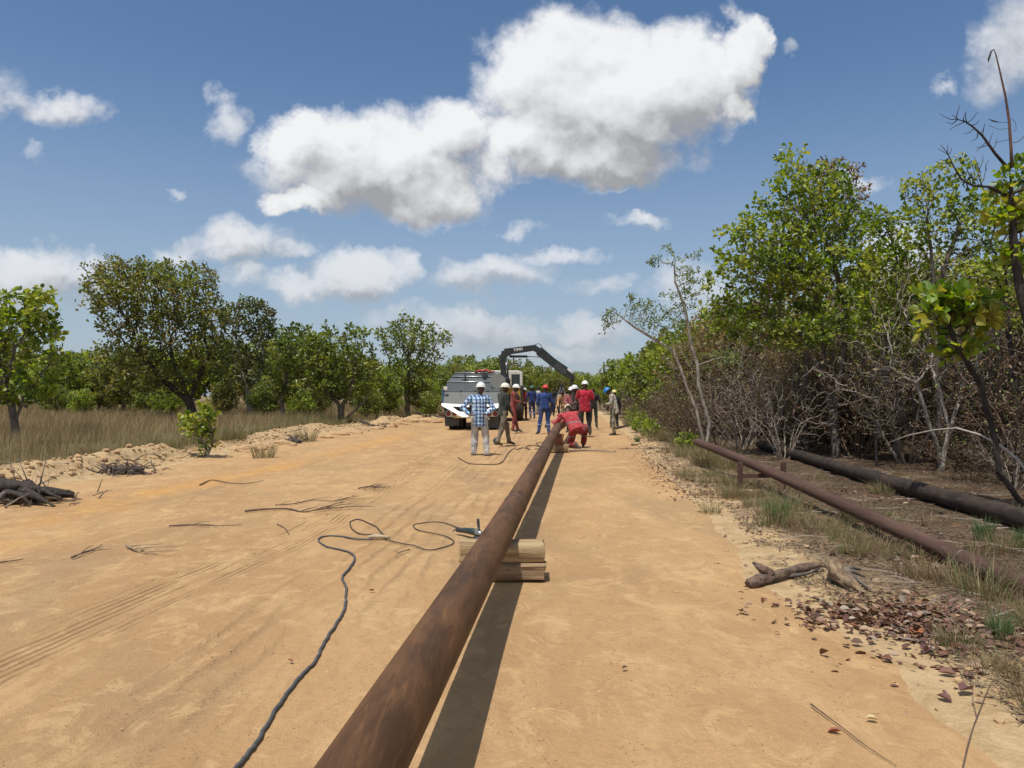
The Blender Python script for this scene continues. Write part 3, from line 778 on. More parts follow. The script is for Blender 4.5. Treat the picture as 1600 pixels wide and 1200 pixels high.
make_tree('savanna_tree', 'many-stemmed leafy green tree with low forking trunks beside the sandy berm', b,
  px_env([(528,560,56,56),(545,530,32,28),(498,556,36,44),(575,590,30,34),(520,606,60,26)], b, 31),
  [pxstem(b, 31, [(528,630),(505,608)]), (2, [tuple(PX(531, 640, 31)-b), tuple(PX(548, 612, 31)-b), tuple(PX(555, 585, 31)-b)]), (1, [(0, 0, .2), tuple(PX(568, 630, 31)-b), tuple(PX(580, 600, 31)-b)])],
  1500, .20, 1.5, .27, .03, 12, .155, 'mid', .13, seed=15, drop=.12, spread=.2)
b = at(637, 650, 44)
make_tree('savanna_tree', 'tall open green tree standing alone against the sky left of the grey truck', b,
  px_env([(640,532,52,34),(605,520,24,14),(690,530,20,20),(632,505,24,16),(635,585,42,28),(655,560,40,26)], b, 44),
  [pxstem(b, 44, [(636,620),(640,585)])], 1000, .26, 2.0, .36, .03, 11, .18, 'mid', .16, tip=.010, seed=16, drop=.12, spread=.28)
# a big-leaved sapling on the berm
b = at(328, 712)
make_tree('young_tree', 'small yellow-green sapling with big leaves rooted in the left berm', b,
  px_env([(325,650,24,20),(290,655,20,16),(305,672,30,16),(332,665,14,18)], b, b.y),
  [pxstem(b, b.y, [(318,695),(310,680)]), (1, [(0, 0, .15), tuple(PX(334, 680, b.y)-b)])], 80, .09, .8, .10, .03, 4, .14, 'light', .028, seed=17, drop=.0, W=.6, spread=.08, floor=.2)
# a row of smaller trees standing back in the savanna: three shapes, copied
def small_tree(seed, label, h, w, pal, L=.18, bk='grey', natt=620, group=None, loc=(0,0,0), nm='savanna_tree'):
    env = [(0, 0, h*.70, w*.8, w*.8, h*.26), (w*.6, .2, h*.52, w*.5, w*.5, h*.24), (-w*.6, -.1, h*.56, w*.5, w*.5, h*.26), (0, 0, h*.36, w*.8, w*.8, h*.18)]
    return make_tree(nm, label, loc, env, [(-1, [(0, 0, 0), (.1, 0, h*.18), (-.05, .1, h*.32)]), (1, [(.03, 0, .3), (.4, .1, h*.35)])], natt, .22, 1.8, .30, .034, 12, L, pal, .10, .009, bk, seed, .12, .22, group=group)
rows = [(105,45,1.0,0),(152,48,1.1,1),(190,43,1.0,2),(62,54,1.15,1),(225,50,1.2,0),(20,60,1.6,2),(340,48,1.3,0),(420,46,1.25,1),(480,42,1.2,2),(588,40,.72,0),(600,52,.9,1),(575,60,1.1,2),(275,46,1.1,1),(455,58,1.35,0),(130,66,1.3,2),(395,44,.95,2),(680,56,.9,0),(668,48,.62,1),
        (710,66,1.0,2),(742,72,1.15,1),(770,68,1.2,0),(700,78,1.25,1),(-60,40,1.0,2),(-130,52,1.2,0)]
protos = []
for k, (hh, ww, pl, s_) in enumerate([(4.3, 1.9, 'mid', 31), (4.0, 2.1, 'light', 32), (4.5, 1.8, 'olive', 33)]):
    px, d, sc, _ = next(r_ for r_ in rows if r_[3] == k)
    protos.append(small_tree(s_, 'small savanna tree standing back in the dry grass left of the road', hh, ww, pl, group='savanna trees behind the grass on the left', loc=at(px, 0, d)))
seen = set(); rnd = random.Random(8)
for px, d, sc, k in rows:
    if k not in seen: seen.add(k); protos[k].scale = (sc,)*3; continue
    dup(protos[k], at(px, 0, d), rnd.random()*6.28, sc)
for k_, (px, d, sc) in enumerate([(85,42,.5),(128,40,.45),(172,46,.6),(225,42,.5),(262,38,.45),(350,38,.5),(415,36,.5),(468,36,.42),(498,38,.5),(575,36,.45),(608,42,.55),(655,44,.5),(672,40,.42),(205,56,.8),(590,56,.8),(140,54,.75)]):
    dup(protos[k_ % 3], at(px, 0, d), k_*1.7, sc, 'low bushy tree filling the belt under the taller savanna trees on the left', 'low bushy trees of the left belt')
# --- the dense wall of crowns closing the road behind the vehicles
wall = [(800,75,1.05,1),(835,60,.95,0),(815,85,1.35,2),(860,62,.90,2),(850,78,1.1,1),(895,88,1.05,1),(880,80,1.0,0),(725,92,1.6,0),(780,95,1.55,2),(905,105,1.2,0),(925,110,1.2,1),(870,120,1.5,2),(640,85,1.5,1),(560,80,1.4,0),(500,75,1.4,1),(430,70,1.35,2),(370,78,1.5,0),(290,80,1.5,1),(210,75,1.3,2),(130,78,1.4,0),(60,84,1.5,1),(-20,76,1.4,2)]
for px, d, sc, k in wall:
    dup(protos[k], at(px, 0, d), rnd.random()*6.28, sc, 'bushy green tree of the far tree line beyond the vehicles and the savanna', 'far tree line')
# --- right of the road
far_r = [(968,52,1.0,0,'light green tree where the far right verge meets the sky'),(1003,44,1.05,1,None),(1030,38,.95,0,None),(948,68,.95,1,None),(1060,34,1.05,1,None),(1045,48,1.35,2,None),(1085,40,1.35,0,None),(1100,30,1.0,0,None),(1135,36,1.35,1,None)]
for px, d, sc, k, lb in far_r:
    dup(protos[k], at(px, 0, d), rnd.random()*6.28, sc, lb or 'leafy green tree behind the dry thicket along the right verge', None if lb else 'green trees behind the right thicket')

d = 18.5; b = at(1103, 0, d); b.z = .02
T = make_tree('leaning_tree', 'slender pale-stemmed forked tree with sparse feathery leaves leaning over the road', b,
  px_env([(952,492,18,14),(945,512,14,10),(1045,395,14,20),(1020,408,16,10),(1000,478,30,18),(1082,440,26,28),(1030,500,30,22),(1070,470,24,22),(985,470,14,12),(1090,395,10,16),(1140,560,22,16)], b, d),
  [pxstem(b, d, [(1092,660),(1088,640),(1073,605),(1062,572),(1052,548),(1018,528),(980,503),(968,492)]),
   pxstem(b, d, [(1108,665),(1103,640),(1092,605),(1090,572),(1080,540),(1074,500),(1066,470),(1055,440),(1054,400)])],
  300, .11, 1.0, .14, .012, 9, .075, 'feather', .045, tip=.004, bk='pale', seed=21, drop=.1, spread=.09, W=.4, iters=60, jit=.2)

d = 16.6; b = at(1306, 0, d)
make_tree('verge_tree', 'tallest tree right of the road, with a black charred trunk and bright green mixed crown', b,
  px_env([(1250,330,60,72),(1285,275,44,34),(1190,360,44,50),(1205,400,88,56),(1300,330,46,52),(1280,430,92,60),(1130,425,34,36),(1232,250,22,36),(1330,390,56,60),(1180,490,76,44,.6),(1150,370,34,36),(1240,520,90,30)], b, d),
  [pxstem(b, d, [(1306,690),(1303,650),(1290,600),(1268,555),(1240,500)]), (7, [tuple(PX(1303, 640, d)-b), tuple(PX(1318, 560, d)-b), tuple(PX(1322, 480, d)-b), tuple(PX(1300, 400, d)-b)]), (12, [tuple(PX(1290, 600, d)-b), tuple(PX(1285, 520, d)-b), tuple(PX(1270, 440, d)-b)])],
  2100, .15, 1.1, .19, .016, 10, .11, 'light', .095, tip=.005, bk='grey', seed=22, drop=.22, spread=.13, W=.68)
d = 17.8; b = at(1262, 0, d)
make_tree('verge_tree', 'brown-leaved bushy tree top rising through the tall green tree', b,
  px_env([(1290,290,50,52),(1330,285,26,36),(1265,350,60,48),(1330,330,34,50),(1225,420,60,60)], b, d),
  [pxstem(b, d, [(1255,640),(1262,560),(1275,480),(1280,420)])], 1200, .15, 1.2, .20, .016, 10, .085, 'brown', .065, tip=.0055, bk='grey', seed=23, drop=.2, spread=.13, W=.6)
d = 15.2; b = at(1440, 0, d)
make_tree('verge_tree', 'green tree with a grey leaning trunk between the tallest tree and the frame edge', b,
  px_env([(1390,430,52,58),(1372,345,32,26),(1400,380,44,34),(1448,450,42,56),(1395,520,62,40),(1370,470,50,40)], b, d),
  [pxstem(b, d, [(1432,690),(1410,650),(1385,600),(1380,550),(1395,490)]), (4, [tuple(PX(1432, 688, d)-b), tuple(PX(1425, 600, d)-b), tuple(PX(1440, 520, d)-b)])],
  1300, .14, 1.1, .18, .016, 11, .095, 'light', .07, tip=.0055, bk='grey', seed=24, drop=.28, spread=.13, W=.7)
d = 14.0; b = at(1470, 0, d)
make_tree('verge_tree', 'thin dark-limbed tree with small green leaf tufts against the sky near the dead branches', b,
  px_env([(1450,300,46,38),(1492,272,40,28),(1420,345,30,26),(1520,330,48,40),(1470,360,46,36),(1410,300,16,14),(1530,400,44,40)], b, d),
  [pxstem(b, d, [(1468,640),(1465,560),(1462,470),(1455,400),(1450,350)]), (20, [tuple(PX(1464, 480, d)-b), tuple(PX(1475, 420, d)-b), tuple(PX(1500, 350, d)-b)])],
  1100, .13, 1.1, .17, .014, 10, .085, 'light', .05, tip=.005, bk='grey', seed=25, drop=.30, spread=.11, W=.7)
d = 9.3; b = at(1606, 0, d)
make_tree('young_tree', 'young tree with a leaning black stem and very big yellow-green leaves', b,
  px_env([(1485,488,54,30),(1460,465,34,20),(1518,500,36,28),(1448,510,28,22),(1500,545,30,20),(1470,530,24,22)], b, d),
  [pxstem(b, d, [(1594,785),(1572,752),(1560,738),(1555,690),(1546,655),(1530,600),(1512,565),(1492,535),(1483,512)])],
  260, .09, .9, .09, .014, 7, .15, 'yellow', .034, tip=.005, bk='dark', seed=26, drop=.12, spread=.10, W=.72)
d = 8.6; b = at(1655, 0, d)
dark = make_tree('charred_tree', 'dark-trunked tree at the right frame edge with a bare red shoot and dead twiggy branches', b,
  px_env([(1592,300,34,30),(1600,360,40,34),(1565,335,26,24),(1612,260,26,24),(1590,410,30,24),(1560,300,20,14),(1640,330,50,60)], b, d),
  [pxstem(b, d, [(1640,650),(1618,560),(1602,490),(1590,430),(1584,380),(1580,320),(1578,268)])],
  260, .10, .8, .12, .012, 8, .11, 'yellow', .05, tip=.005, bk='dark', seed=27, drop=.06, spread=.10, W=.72)
def rel(px, py, dd=0.0): return PX(px, py, d+dd)-b
mb = MB(); mb.tube([rel(1581,262), rel(1580,235), rel(1577,190), rel(1571,150), rel(1562,110), rel(1556,85), rel(1553,77)], [.019,.017,.015,.012,.009,.007,.005], 7)
mb.build('bare_shoot', bark('red'), dark, True)
mb = MB()
mb.tube([rel(1553,77), rel(1549,80), rel(1545,92), rel(1544,98)], [.004,.010,.012,.002], 5)
mb.tube([rel(1545,186), rel(1558,191), rel(1576,191)], [.004,.003,.003], 4); mb.tube([rel(1545,186), rel(1552,189), rel(1561,191)], [.003,.009,.004], 5)
mb.tube([rel(1545,196), rel(1560,202), rel(1577,201)], [.003]*3, 4)
mb.tube([rel(1580,184), rel(1587,192), rel(1588,202), rel(1583,206)], [.003]*4, 4)
mb.tube([rel(1555,223), rel(1577,218)], [.003]*2, 4); mb.tube([rel(1583,223), rel(1592,221), rel(1600,213)], [.004]*3, 4)
mb.build('dead_leaf_stalk', bark('dark'), dark, True)
def dead_branch(pts, rad, twigs, seed):
    mb = MB(); P_ = [rel(*p) for p in pts]; mb.tube(P_, rad, 6); rn = random.Random(seed)
    for (px, py, tx, ty) in twigs:
        a = rel(px, py); e = rel(tx, ty, rn.uniform(-.25, .25)); m_ = (a+e)/2+Vector((rn.uniform(-.02, .02), rn.uniform(-.03, .03), rn.uniform(-.03, .005)))
        mb.tube([a, m_, e], [.006, .0045, .0025], 4)
    return mb.build('dead_branch', bark('dark'), dark, True)
dead_branch([(1574,262),(1555,240),(1535,212),(1520,198),(1508,190),(1498,187),(1487,179)], [.020,.016,.013,.010,.008,.005,.003],
  [(1498,187,1468,178),(1494,185,1500,164),(1507,190,1511,174),(1508,190,1483,203),(1496,187,1479,191),(1512,192,1528,175),(1518,196,1530,188),(1522,200,1507,209),(1531,209,1539,193),(1535,212,1538,195),(1528,208,1518,221),(1545,226,1551,207),(1545,226,1524,231),(1551,234,1557,216),(1541,222,1526,236),(1512,194,1508,176)], 1)
dead_branch([(1572,305),(1545,292),(1520,290),(1502,280),(1490,260),(1481,240),(1470,226)], [.022,.017,.014,.011,.008,.006,.003],
  [(1482,242,1465,232),(1480,238,1481,226),(1484,246,1468,249),(1487,254,1468,256),(1483,240,1487,231),(1502,280,1488,270),(1520,290,1516,268),(1535,291,1528,262),(1530,291,1540,265),(1532,270,1522,244),(1530,265,1536,243),(1541,266,1545,250)], 2)
# background trees filling the dark wood on the right
wood_label = 'tangled half-leafless tree deep in the wood on the right'
wood = small_tree(41, wood_label, 5.0, 2.0, 'brown', .12, 'grey', 650, 'trees of the wood on the right', at(1180, 0, 24)); wood.scale = (1.05,)*3
wood2 = small_tree(42, wood_label, 4.8, 2.2, 'light', .13, 'grey', 650, 'trees of the wood on the right', at(1345, 0, 21))
for px, d, sc, k in [(1220,28,1.2,1),(1290,24,1.15,0),(1390,25,1.2,0),(1440,21,1.0,1),(1500,24,1.2,0),(1560,20,1.0,0),(1600,17,.9,1),(1640,22,1.2,0),(1150,30,1.2,1),(1250,20,.75,0),(1520,17,.85,0),(1480,32,1.5,1),(1340,32,1.5,0),(1700,16,1.0,1),(1760,20,1.2,0),(1110,26,.9,0)]:
    dup([wood, wood2][k], at(px, 0, d), rnd.random()*6.28, sc)
d = 12.6; b = at(1590, 0, d)
make_tree('verge_tree', 'bushy green tree closing the gap behind the charred tree at the frame edge', b,
  px_env([(1560,360,44,50),(1600,300,50,44),(1640,380,60,60),(1545,430,50,40),(1600,470,60,50)], b, d),
  [pxstem(b, d, [(1588,650),(1580,560),(1572,480),(1570,420)]), (8, [tuple(PX(1583, 600, d)-b), tuple(PX(1610, 520, d)-b), tuple(PX(1620, 420, d)-b)])],
  1100, .13, 1.1, .18, .015, 9, .085, 'light', .06, tip=.005, bk='dark', seed=29, drop=.16, spread=.11, W=.7)
def bare_tree(seed, loc, h=4.6, w=1.7):
    env = [(0, 0, h*.70, w*.8, w*.8, h*.30), (w*.5, .2, h*.5, w*.5, w*.5, h*.25), (-w*.5, -.1, h*.55, w*.5, w*.5, h*.25)]
    return make_tree('bare_tree', 'nearly leafless grey twiggy tree standing in the right thicket', loc, env, [(-1, [(0, 0, 0), (.15, 0, h*.2), (-.05, .1, h*.4)]), (1, [(.03, 0, .3), (.5, .1, h*.4)]), (1, [(.02, 0, .25), (-.5, -.1, h*.38)])], 800, .14, 1.2, .22, .012, 3, .07, 'brown', .055, .005, 'pale' if seed % 2 else 'grey', seed, .72, .10, group='bare grey trees of the right thicket', jit=.42)
bt = [bare_tree(45, at(1470, 0, 13.6), 4.4), bare_tree(46, at(1345, 0, 18.2), 3.8)]
for px, d, sc, k in [(1540,15.5,1.0,1),(1400,16.4,.95,0),(1250,19.5,.9,1),(1180,22,.95,0),(1130,23,.8,1),(1500,19,1.25,1),(1580,16.5,1.15,0),(1440,22,1.3,0),(1330,23,1.2,1),(1080,26,.8,0),(1620,13,1.0,1),(1210,17.4,.7,0),(1370,14.6,.6,1)]:
    dup(bt[k], at(px, 0, d), random.Random(px).random()*6.28, sc)
# --- dry thicket: four shapes of bare bush, each bush a thing
def dry_bush(seed, h=1.9, w=1.0, leafy=1, stem=0, gl=0):
    rng = np.random.default_rng(seed); stems = []
    env = [(0, 0, h*.55, w, w, h*.45)]
    for k in range(9):
        a = rng.random()*6.28; l = .25+.35*rng.random(); stems.append((-1, [(.08*math.cos(a), .08*math.sin(a), 0), (l*math.cos(a)*.6, l*math.sin(a)*.6, h*.2), (l*math.cos(a), l*math.sin(a), h*.38)]))
    att = sample_env(rng, env, 520)
    P_, par = colonize(rng, stems, att, .10, .7, .13, 60, .45, .03)
    r, ch = branch_radii(P_, par, .0040, .016 if not stem else .022)
    t = thing('dry_bush', 'leafless brown bush of the dry thicket on the right verge', 'bush', (0, 0, 0), 0, 'bare bushes of the dry thicket')
    finish('stems', limb_mesh(P_, par, r, 'stems'), mat('dry_stem', (.165, .115, .080), (.080, .052, .036), 9, .9, bmp=0, spec=.15) if not stem else mat('pale_stem2', (.31, .26, .21), (.16, .125, .10), 9, .9, bmp=0, spec=.15), t)
    ok = np.where(rng.random(len(P_)) < .55*leafy)[0]; n = len(ok)*2; k = np.repeat(ok, 2)
    pos = P_[k]+rng.normal(size=(n, 3))*.03
    V, q = leaves_mesh(rng, pos, .03+.03*rng.random(n), rand_unit(rng, n), rand_unit(rng, n)+np.array([0, 0, -.3]), .5, .4, .3)
    col = np.array([[.13, .070, .040], [.18, .105, .058], [.09, .052, .032], [.22, .155, .08]])[rng.integers(0, 4, n)]*(1+.4*(rng.random((n, 1))-.5))
    col = np.where((rng.random(n) < gl)[:, None], np.array([[.17, .23, .05]])*(1+.5*(rng.random((n, 1))-.5)), col)
    finish('dead_leaves', quick_mesh('dead_leaves', V, q), leaf_mat('dead_leaves', .08, .5, .4), t, tint=np.repeat(col, 6, 0), smoothf=False)
    return t
bush = [dry_bush(51, 1.8, 1.0, .7, 0, .15), dry_bush(52, 2.3, 1.2, .15, 1), dry_bush(53, 1.5, 1.15, .6, 0, .35), dry_bush(54, 2.0, .9, .9, 0, .75), dry_bush(55, 1.9, 1.3, .1, 1), dry_bush(56, 1.7, 1.1, .8, 0, .12), dry_bush(57, 2.1, 1.0, .5, 0, .3)]
spots = []; rb = random.Random(77)
y = 12.0
while y < 62:
    n = 3 if y < 30 else 2
    for j in range(n):
        if rb.random() < .13: continue
        x = float(XR(y))+1.7+j*1.55+rb.uniform(-.45, .45)
        if y < 15.5: x += 3.6
        elif y < 19: x += 1.0
        spots.append((x, y+rb.uniform(-.5, .5), rb.uniform(.95, 1.3)*(1.35 if j else .9)))
    y += 1.15+max(0, (y-30)*.07)
for k in range(46): spots.append((rb.uniform(8.0, 16), rb.uniform(11.2, 22), rb.uniform(1.1, 1.7)))
for k in range(8): spots.append((rb.uniform(7.3, 9.5), rb.uniform(8.8, 11.5)+1.5, rb.uniform(.5, .8)))
for i, (x, y, s_) in enumerate(spots):
    p = (x, y, h1(x, y)-.04); a = rb.random()*6.28; sc = (s_, s_, s_*rb.uniform(.65, 1.15))
    if i < 7: bush[i].location = p; bush[i].rotation_euler = (0, 0, a); bush[i].scale = sc
    else: dup(bush[rb.choice([0, 0, 1, 2, 2, 3, 4, 5, 5, 6, 6])], p, a, sc)

# ------------------------------------------------------------------ pipes, timber, cable, tools
def curve_pts(ctrl, n):
    """Catmull-Rom through control points"""
    P_ = [Vector(c) for c in ctrl]; P_ = [P_[0]*2-P_[1]]+P_+[P_[-1]*2-P_[-2]]; out = []
    for i in range(1, len(P_)-2):
        for k in range(n):
            t = k/n; a, b, c, d = P_[i-1], P_[i], P_[i+1], P_[i+2]
            out.append(.5*((2*b)+(c-a)*t+(2*a-5*b+4*c-d)*t*t+(3*b-a-3*c+d)*t**3))
    out.append(P_[-2]); return out
def pipe(name, label, ctrl, r, material, n=12, sides=40, group=None, wall=.012, welds=()):
    org = Vector(ctrl[0]); path = [p-org for p in curve_pts(ctrl, n)]
    mb = MB(); mb.tube(path, r, sides, False)
    inner = MB(); inner.tube(path, r-wall, sides, False); inner.f = [tuple(reversed(f)) for f in inner.f]
    o1 = len(mb.v); mb.addm(inner.v, inner.f); m = len(path)
    for k in range(sides):
        k2 = (k+1) % sides
        mb.f.append((k, o1+k, o1+k2, k2)); e = (m-1)*sides
        mb.f.append((e+k, e+k2, o1+e+k2, o1+e+k))
    t = thing(name, label, 'pipe', org, 0, group)
    o = mb.build('pipe_wall', material, t, True); autosmooth(o, 50)
    for w in welds:                                             # raised weld beads
        a = path[w]; d = (path[min(w+1, m-1)]-path[w-1]).normalized(); M = d.to_track_quat('Z', 'Y').to_matrix().to_4x4(); M.translation = a
        MB().lathe([(r-.002, -.012), (r+.003, -.006), (r+.004, 0), (r+.003, .006), (r-.002, .012)], sides, M, False).build('weld_bead', mat('weld', (.17, .12, .09), (.08, .055, .045), 60, .5, .4, .5, .003), t, True)
    return t
rust = pipe_mat('rusty_steel', (.058, .029, .014), (.130, .064, .028), (.195, .096, .040), .60)
main_pts = [(-1.1, -6, .47), (-.65, -1.0, .465), (-.386, 1.92, .450), (-.086, 5.5, .406), (.346, 10.2, .455), (.75, 14.5, .525), (1.167, 18.8, .61)]
pipe('steel_pipe', 'long rusty steel pipe running up the middle of the sandy road on timber blocks', main_pts, .106, rust, 14, 48, welds=(46,))
pipe('steel_pipe', 'second rusty pipe length lined up beyond the kneeling man', [(1.22, 19.25, .60), (1.86, 24.5, .58), (2.50, 30.0, .56)], .106, rust, 6, 28)
rust2 = pipe_mat('old_red_rust', (.070, .040, .030), (.112, .064, .048), (.15, .092, .068), .75, .8)
rust3 = pipe_mat('old_black_rust', (.024, .019, .016), (.060, .042, .032), (.13, .09, .065), .75, 2.4)
pipe('old_pipe', 'thinner reddish brown pipe lying along the right verge, nearer to the road', [(3.66, 1.0, .02), (3.68, 4.4, .03), (3.70, 5.6, .055), (3.70, 7.4, .155), (3.70, 10.9, .345), (3.68, 14.6, .50)], .075, rust2, 10, 28, welds=(23,))
cp = []
for px, py, r_ in [(1187, 694, 0), (1262, 715, 0), (1375, 749, 0), (1525, 790, 0), (1600, 812, 0)]:
    cp.append(G(px, py, .13))
cp.append(cp[-1]+(cp[-1]-cp[-2])*2.2); cp = cp[::-1]
pipe('old_pipe', 'thicker blackened pipe lying deeper in the right verge', [(p.x, p.y, h1(p.x, p.y)+.13) for p in cp], .108, rust3, 10, 30)
# welded rack under the thinner old pipe
rk = thing('pipe_rack', 'low rusty steel H-shaped rack holding up the reddish pipe', 'rack', (3.72, 10.9, h1(3.72, 10.9)))
z0 = .345-.082-h1(3.72, 10.9)
for sx in (-.34, .30):
    MB().box((sx, 0, z0*.5+.06), (.07, .05, z0+.22)).box((sx, 0, .0), (.16, .12, .02)).build('post', rust2, rk, bevel=.004)
MB().box((0, 0, z0-.03), (.62, .045, .06)).build('crossbar', rust2, rk, bevel=.004)

# ---- timber
def timber_mat(name, c1, c2):
    if name in _mc: return _mc[name]
    m, N, b, _ = new_mat(name); g = N.n('ShaderNodeTexCoord').outputs['Object']
    gr = N.noise(N.scl(g, (1.6, 26, 26)), 1.0, 5, .6, .6).outputs[0]; n2 = N.noise(N.scl(g, (3, 9, 9)), 1.2, 4, .6, 1.0).outputs[0]
    c = N.mix(N.step(gr, .38, .62), c2, c1); c = N.mix(N.mul(N.step(n2, .55, .7), .5), c, tuple(x*.45 for x in c2))
    N.put(b.inputs['Base Color'], c); b.inputs['Roughness'].default_value = .85; b.inputs['Specular IOR Level'].default_value = .2
    bump(N, b, N.add(gr, N.mul(n2, .5)), .8, .012); _mc[name] = m; return m
def log_mesh(L, ry, rz, seed, flat_top=.0, boxy=.5, n=20, rings=22, bend=.01):
    """a hewn piece of wood along x with rounded corners, checks and uneven ends"""
    rn = random.Random(seed); ph = [rn.uniform(0, 6.28) for _ in range(6)]; V = []; Fc = []
    for i in range(rings):
        u = i/(rings-1); x = (u-.5)*L
        for k in range(n):
            th = 2*math.pi*k/n; c, s_ = math.cos(th), math.sin(th)
            sq = (abs(c)**(2/(1-boxy+.001)/1.0) if False else 0)
            e = 1/((abs(c)**(2+6*boxy)+abs(s_)**(2+6*boxy))**(1/(2+6*boxy)))
            w = 1+.035*math.sin(3*th+ph[0]+x*3)+.03*math.sin(5*th+ph[1]-x*5)+.02*math.sin(9*th+ph[2]+x*11)
            y = c*ry*e*w; z = s_*rz*e*w
            if flat_top and z > rz*flat_top: z = rz*flat_top+(z-rz*flat_top)*.25
            V.append((x+.012*math.sin(2*th+ph[3])*(abs(u-.5)*2)**6, y+bend*math.sin(x*4+ph[4]), z+bend*.7*math.sin(x*5+ph[5])))
    for i in range(rings-1):
        for k in range(n): Fc.append((i*n+k, i*n+(k+1) % n, (i+1)*n+(k+1) % n, (i+1)*n+k))
    for i, rev in ((0, True), (rings-1, False)):
        o = len(V); V.append((V[i*n][0]*1.0, 0, 0))
        for k in range(n):
            a, b_ = i*n+k, i*n+(k+1) % n; Fc.append((o, b_, a) if rev else (o, a, b_))
    return V, Fc
wood_p = timber_mat('pale_timber', (.43, .32, .18), (.24, .16, .085)); wood_d = timber_mat('brown_timber', (.30, .20, .115), (.19, .125, .07))
def log(name, label, cat, c, L, ry, rz, rz_rot, m, seed, boxy=.5, ft=0, tilt=0):
    V, Fc = log_mesh(L, ry, rz, seed, ft, boxy)
    o = link_mesh(name, V, Fc, m, None, True, c); o.rotation_euler = (0, tilt, rz_rot); autosmooth(o, 55); return tag(o, label, cat)
zr = hr(.1, 5.65)
bc = .5*(717+851)
X0 = (784-800)*5.65/F
log('timber_block', 'squared lower timber block on the sand under the long pipe', 'timber', (X0+.03, 5.66, zr+.062), .60, .10, .064, .02, wood_d, 3, .85)
log('timber_block', 'pale rounded upper timber block carrying the long pipe', 'timber', (X0-.0, 5.68, zr+.128+.083), .645, .10, .083, -.03, wood_p, 6, .8, .93)
zr = hr(1.12, 18.2)
log('timber_block', 'brown timber propping the far end of the long pipe, lower one', 'timber', (1.13, 18.15, zr+.10), .52, .12, .105, .05, wood_d, 8, .8)
log('timber_block', 'reddish timber chock right under the far pipe end', 'timber', (1.10, 18.15, zr+.33), .34, .10, .13, -.1, timber_mat('red_timber', (.26, .12, .07), (.16, .07, .04)), 9, .8)

# ---- cable
def road_cable(name, label, cat, pix, r, m, n=7, lift=None):
    pts = []
    for i, p in enumerate(pix):
        g_ = G(p[0], p[1]); pts.append(Vector((g_.x, g_.y, hr(g_.x, g_.y)+r*.8+(p[2] if len(p) > 2 else 0))))
    path = curve_pts(pts, n); org = Vector(pts[0])
    rn = random.Random(len(pix)); mb = MB()
    mb.tube([p-org+Vector((rn.uniform(-.004, .004), rn.uniform(-.006, .006), 0)) for p in path], r, 8)
    o = mb.build(name, m, None, True, org); return tag(o, label, cat)
rub = mat('grey_rubber', (.085, .09, .095), (.05, .052, .055), 40, .6, bmp=.2, bd=.002)
rubb = mat('black_rubber', (.028, .027, .026), (.05, .044, .038), 30, .6, bmp=.2, bd=.002)
road_cable('power_cable', 'thick grey power cable snaking over the sand left of the pipe', 'cable',
  [(340,1240),(375,1200),(402,1166),(425,1125),(447,1092),(470,1062),(492,1040),(505,1012),(522,985),(536,962),(540,940),(541,922),(535,906),(545,892),(554,878),(549,868),(530,862),(512,858),(500,851),(498,845),(508,841),(530,841),(556,845),(582,846)], .0085, rub)
road_cable('extension_lead', 'thin black lead curling from the taped joint to the grinder', 'cable',
  [(600,844),(622,851),(645,855),(668,862),(690,859),(709,851),(700,842),(683,837),(662,833),(650,829),(646,823),(657,820),(678,818),(696,820),(716,827),(724,829)], .0052, rubb)
road_cable('cable_loop', 'small black loop of spare lead beside the taped joint', 'cable',
  [(604,842),(597,836),(588,826),(574,819),(560,814),(549,817),(547,822),(552,831),(563,837),(578,838),(590,840),(600,843)], .0060, rubb)
jp = G(592, 844); jt = MB(); jt.tube([(-.10, 0, 0), (-.05, .01, .004), (.03, -.004, .004), (.11, -.012, 0)], [.014, .022, .021, .013], 9)
o = jt.build('taped_joint', mat('tape', (.52, .42, .27), (.30, .23, .14), 50, .7), None, True, (jp.x, jp.y, hr(jp.x, jp.y)+.016)); tag(o, 'tan taped cable joint lying between the grey cable and the black lead', 'cable joint')
road_cable('welding_lead', 'thin dark lead trailing on the sand in front of the checked-shirt man', 'cable',
  [(716,716),(725,722),(735,726),(752,727),(775,727),(786,722),(792,712),(799,704),(806,701)], .010, mat('lead_brown', (.13, .085, .055), (.07, .05, .035), 20, .7), 6)
road_cable('welding_lead', 'tangled brown leads on the sand at the pipe near the kneeling man', 'cable',
  [(806,704),(818,701),(828,704),(822,699),(834,697),(846,700),(838,694),(852,693),(858,697),(848,702),(836,703)], .012, mat('lead_brown', (.13, .085, .055)), 6)

# ---- angle grinder
gp_ = G(738, 843); gz = hr(gp_.x, gp_.y)
gr = thing('angle_grinder', 'dark green angle grinder with an upright side handle lying against the pipe', 'grinder', (gp_.x, gp_.y, gz), math.radians(-52)); gr.scale = (.92,)*3
gm = mat('grinder_green', (.03, .05, .045), (.02, .033, .030), 30, .45, bmp=.1, bd=.001); gk = mat('grinder_black', (.025, .026, .026), (.04, .04, .04), 30, .5, bmp=.1, bd=.001)
gs = mat('grinder_metal', (.42, .42, .40), (.28, .28, .27), 40, .38, .8, .2, .001)
MB().tube([(-.16, 0, .06), (-.15, 0, .062), (-.09, 0, .066), (-.03, 0, .070), (.03, 0, .072), (.085, 0, .072), (.09, 0, .072)], [.022, .030, .031, .036, .038, .036, .025], 16).build('motor_body', gm, gr, True)
MB().tube([(-.29, -.01, .05), (-.28, -.01, .05), (-.22, -.005, .054), (-.16, 0, .06), (-.155, 0, .06)], [.018, .024, .026, .027, .02], 14).build('rear_grip', gk, gr, True)
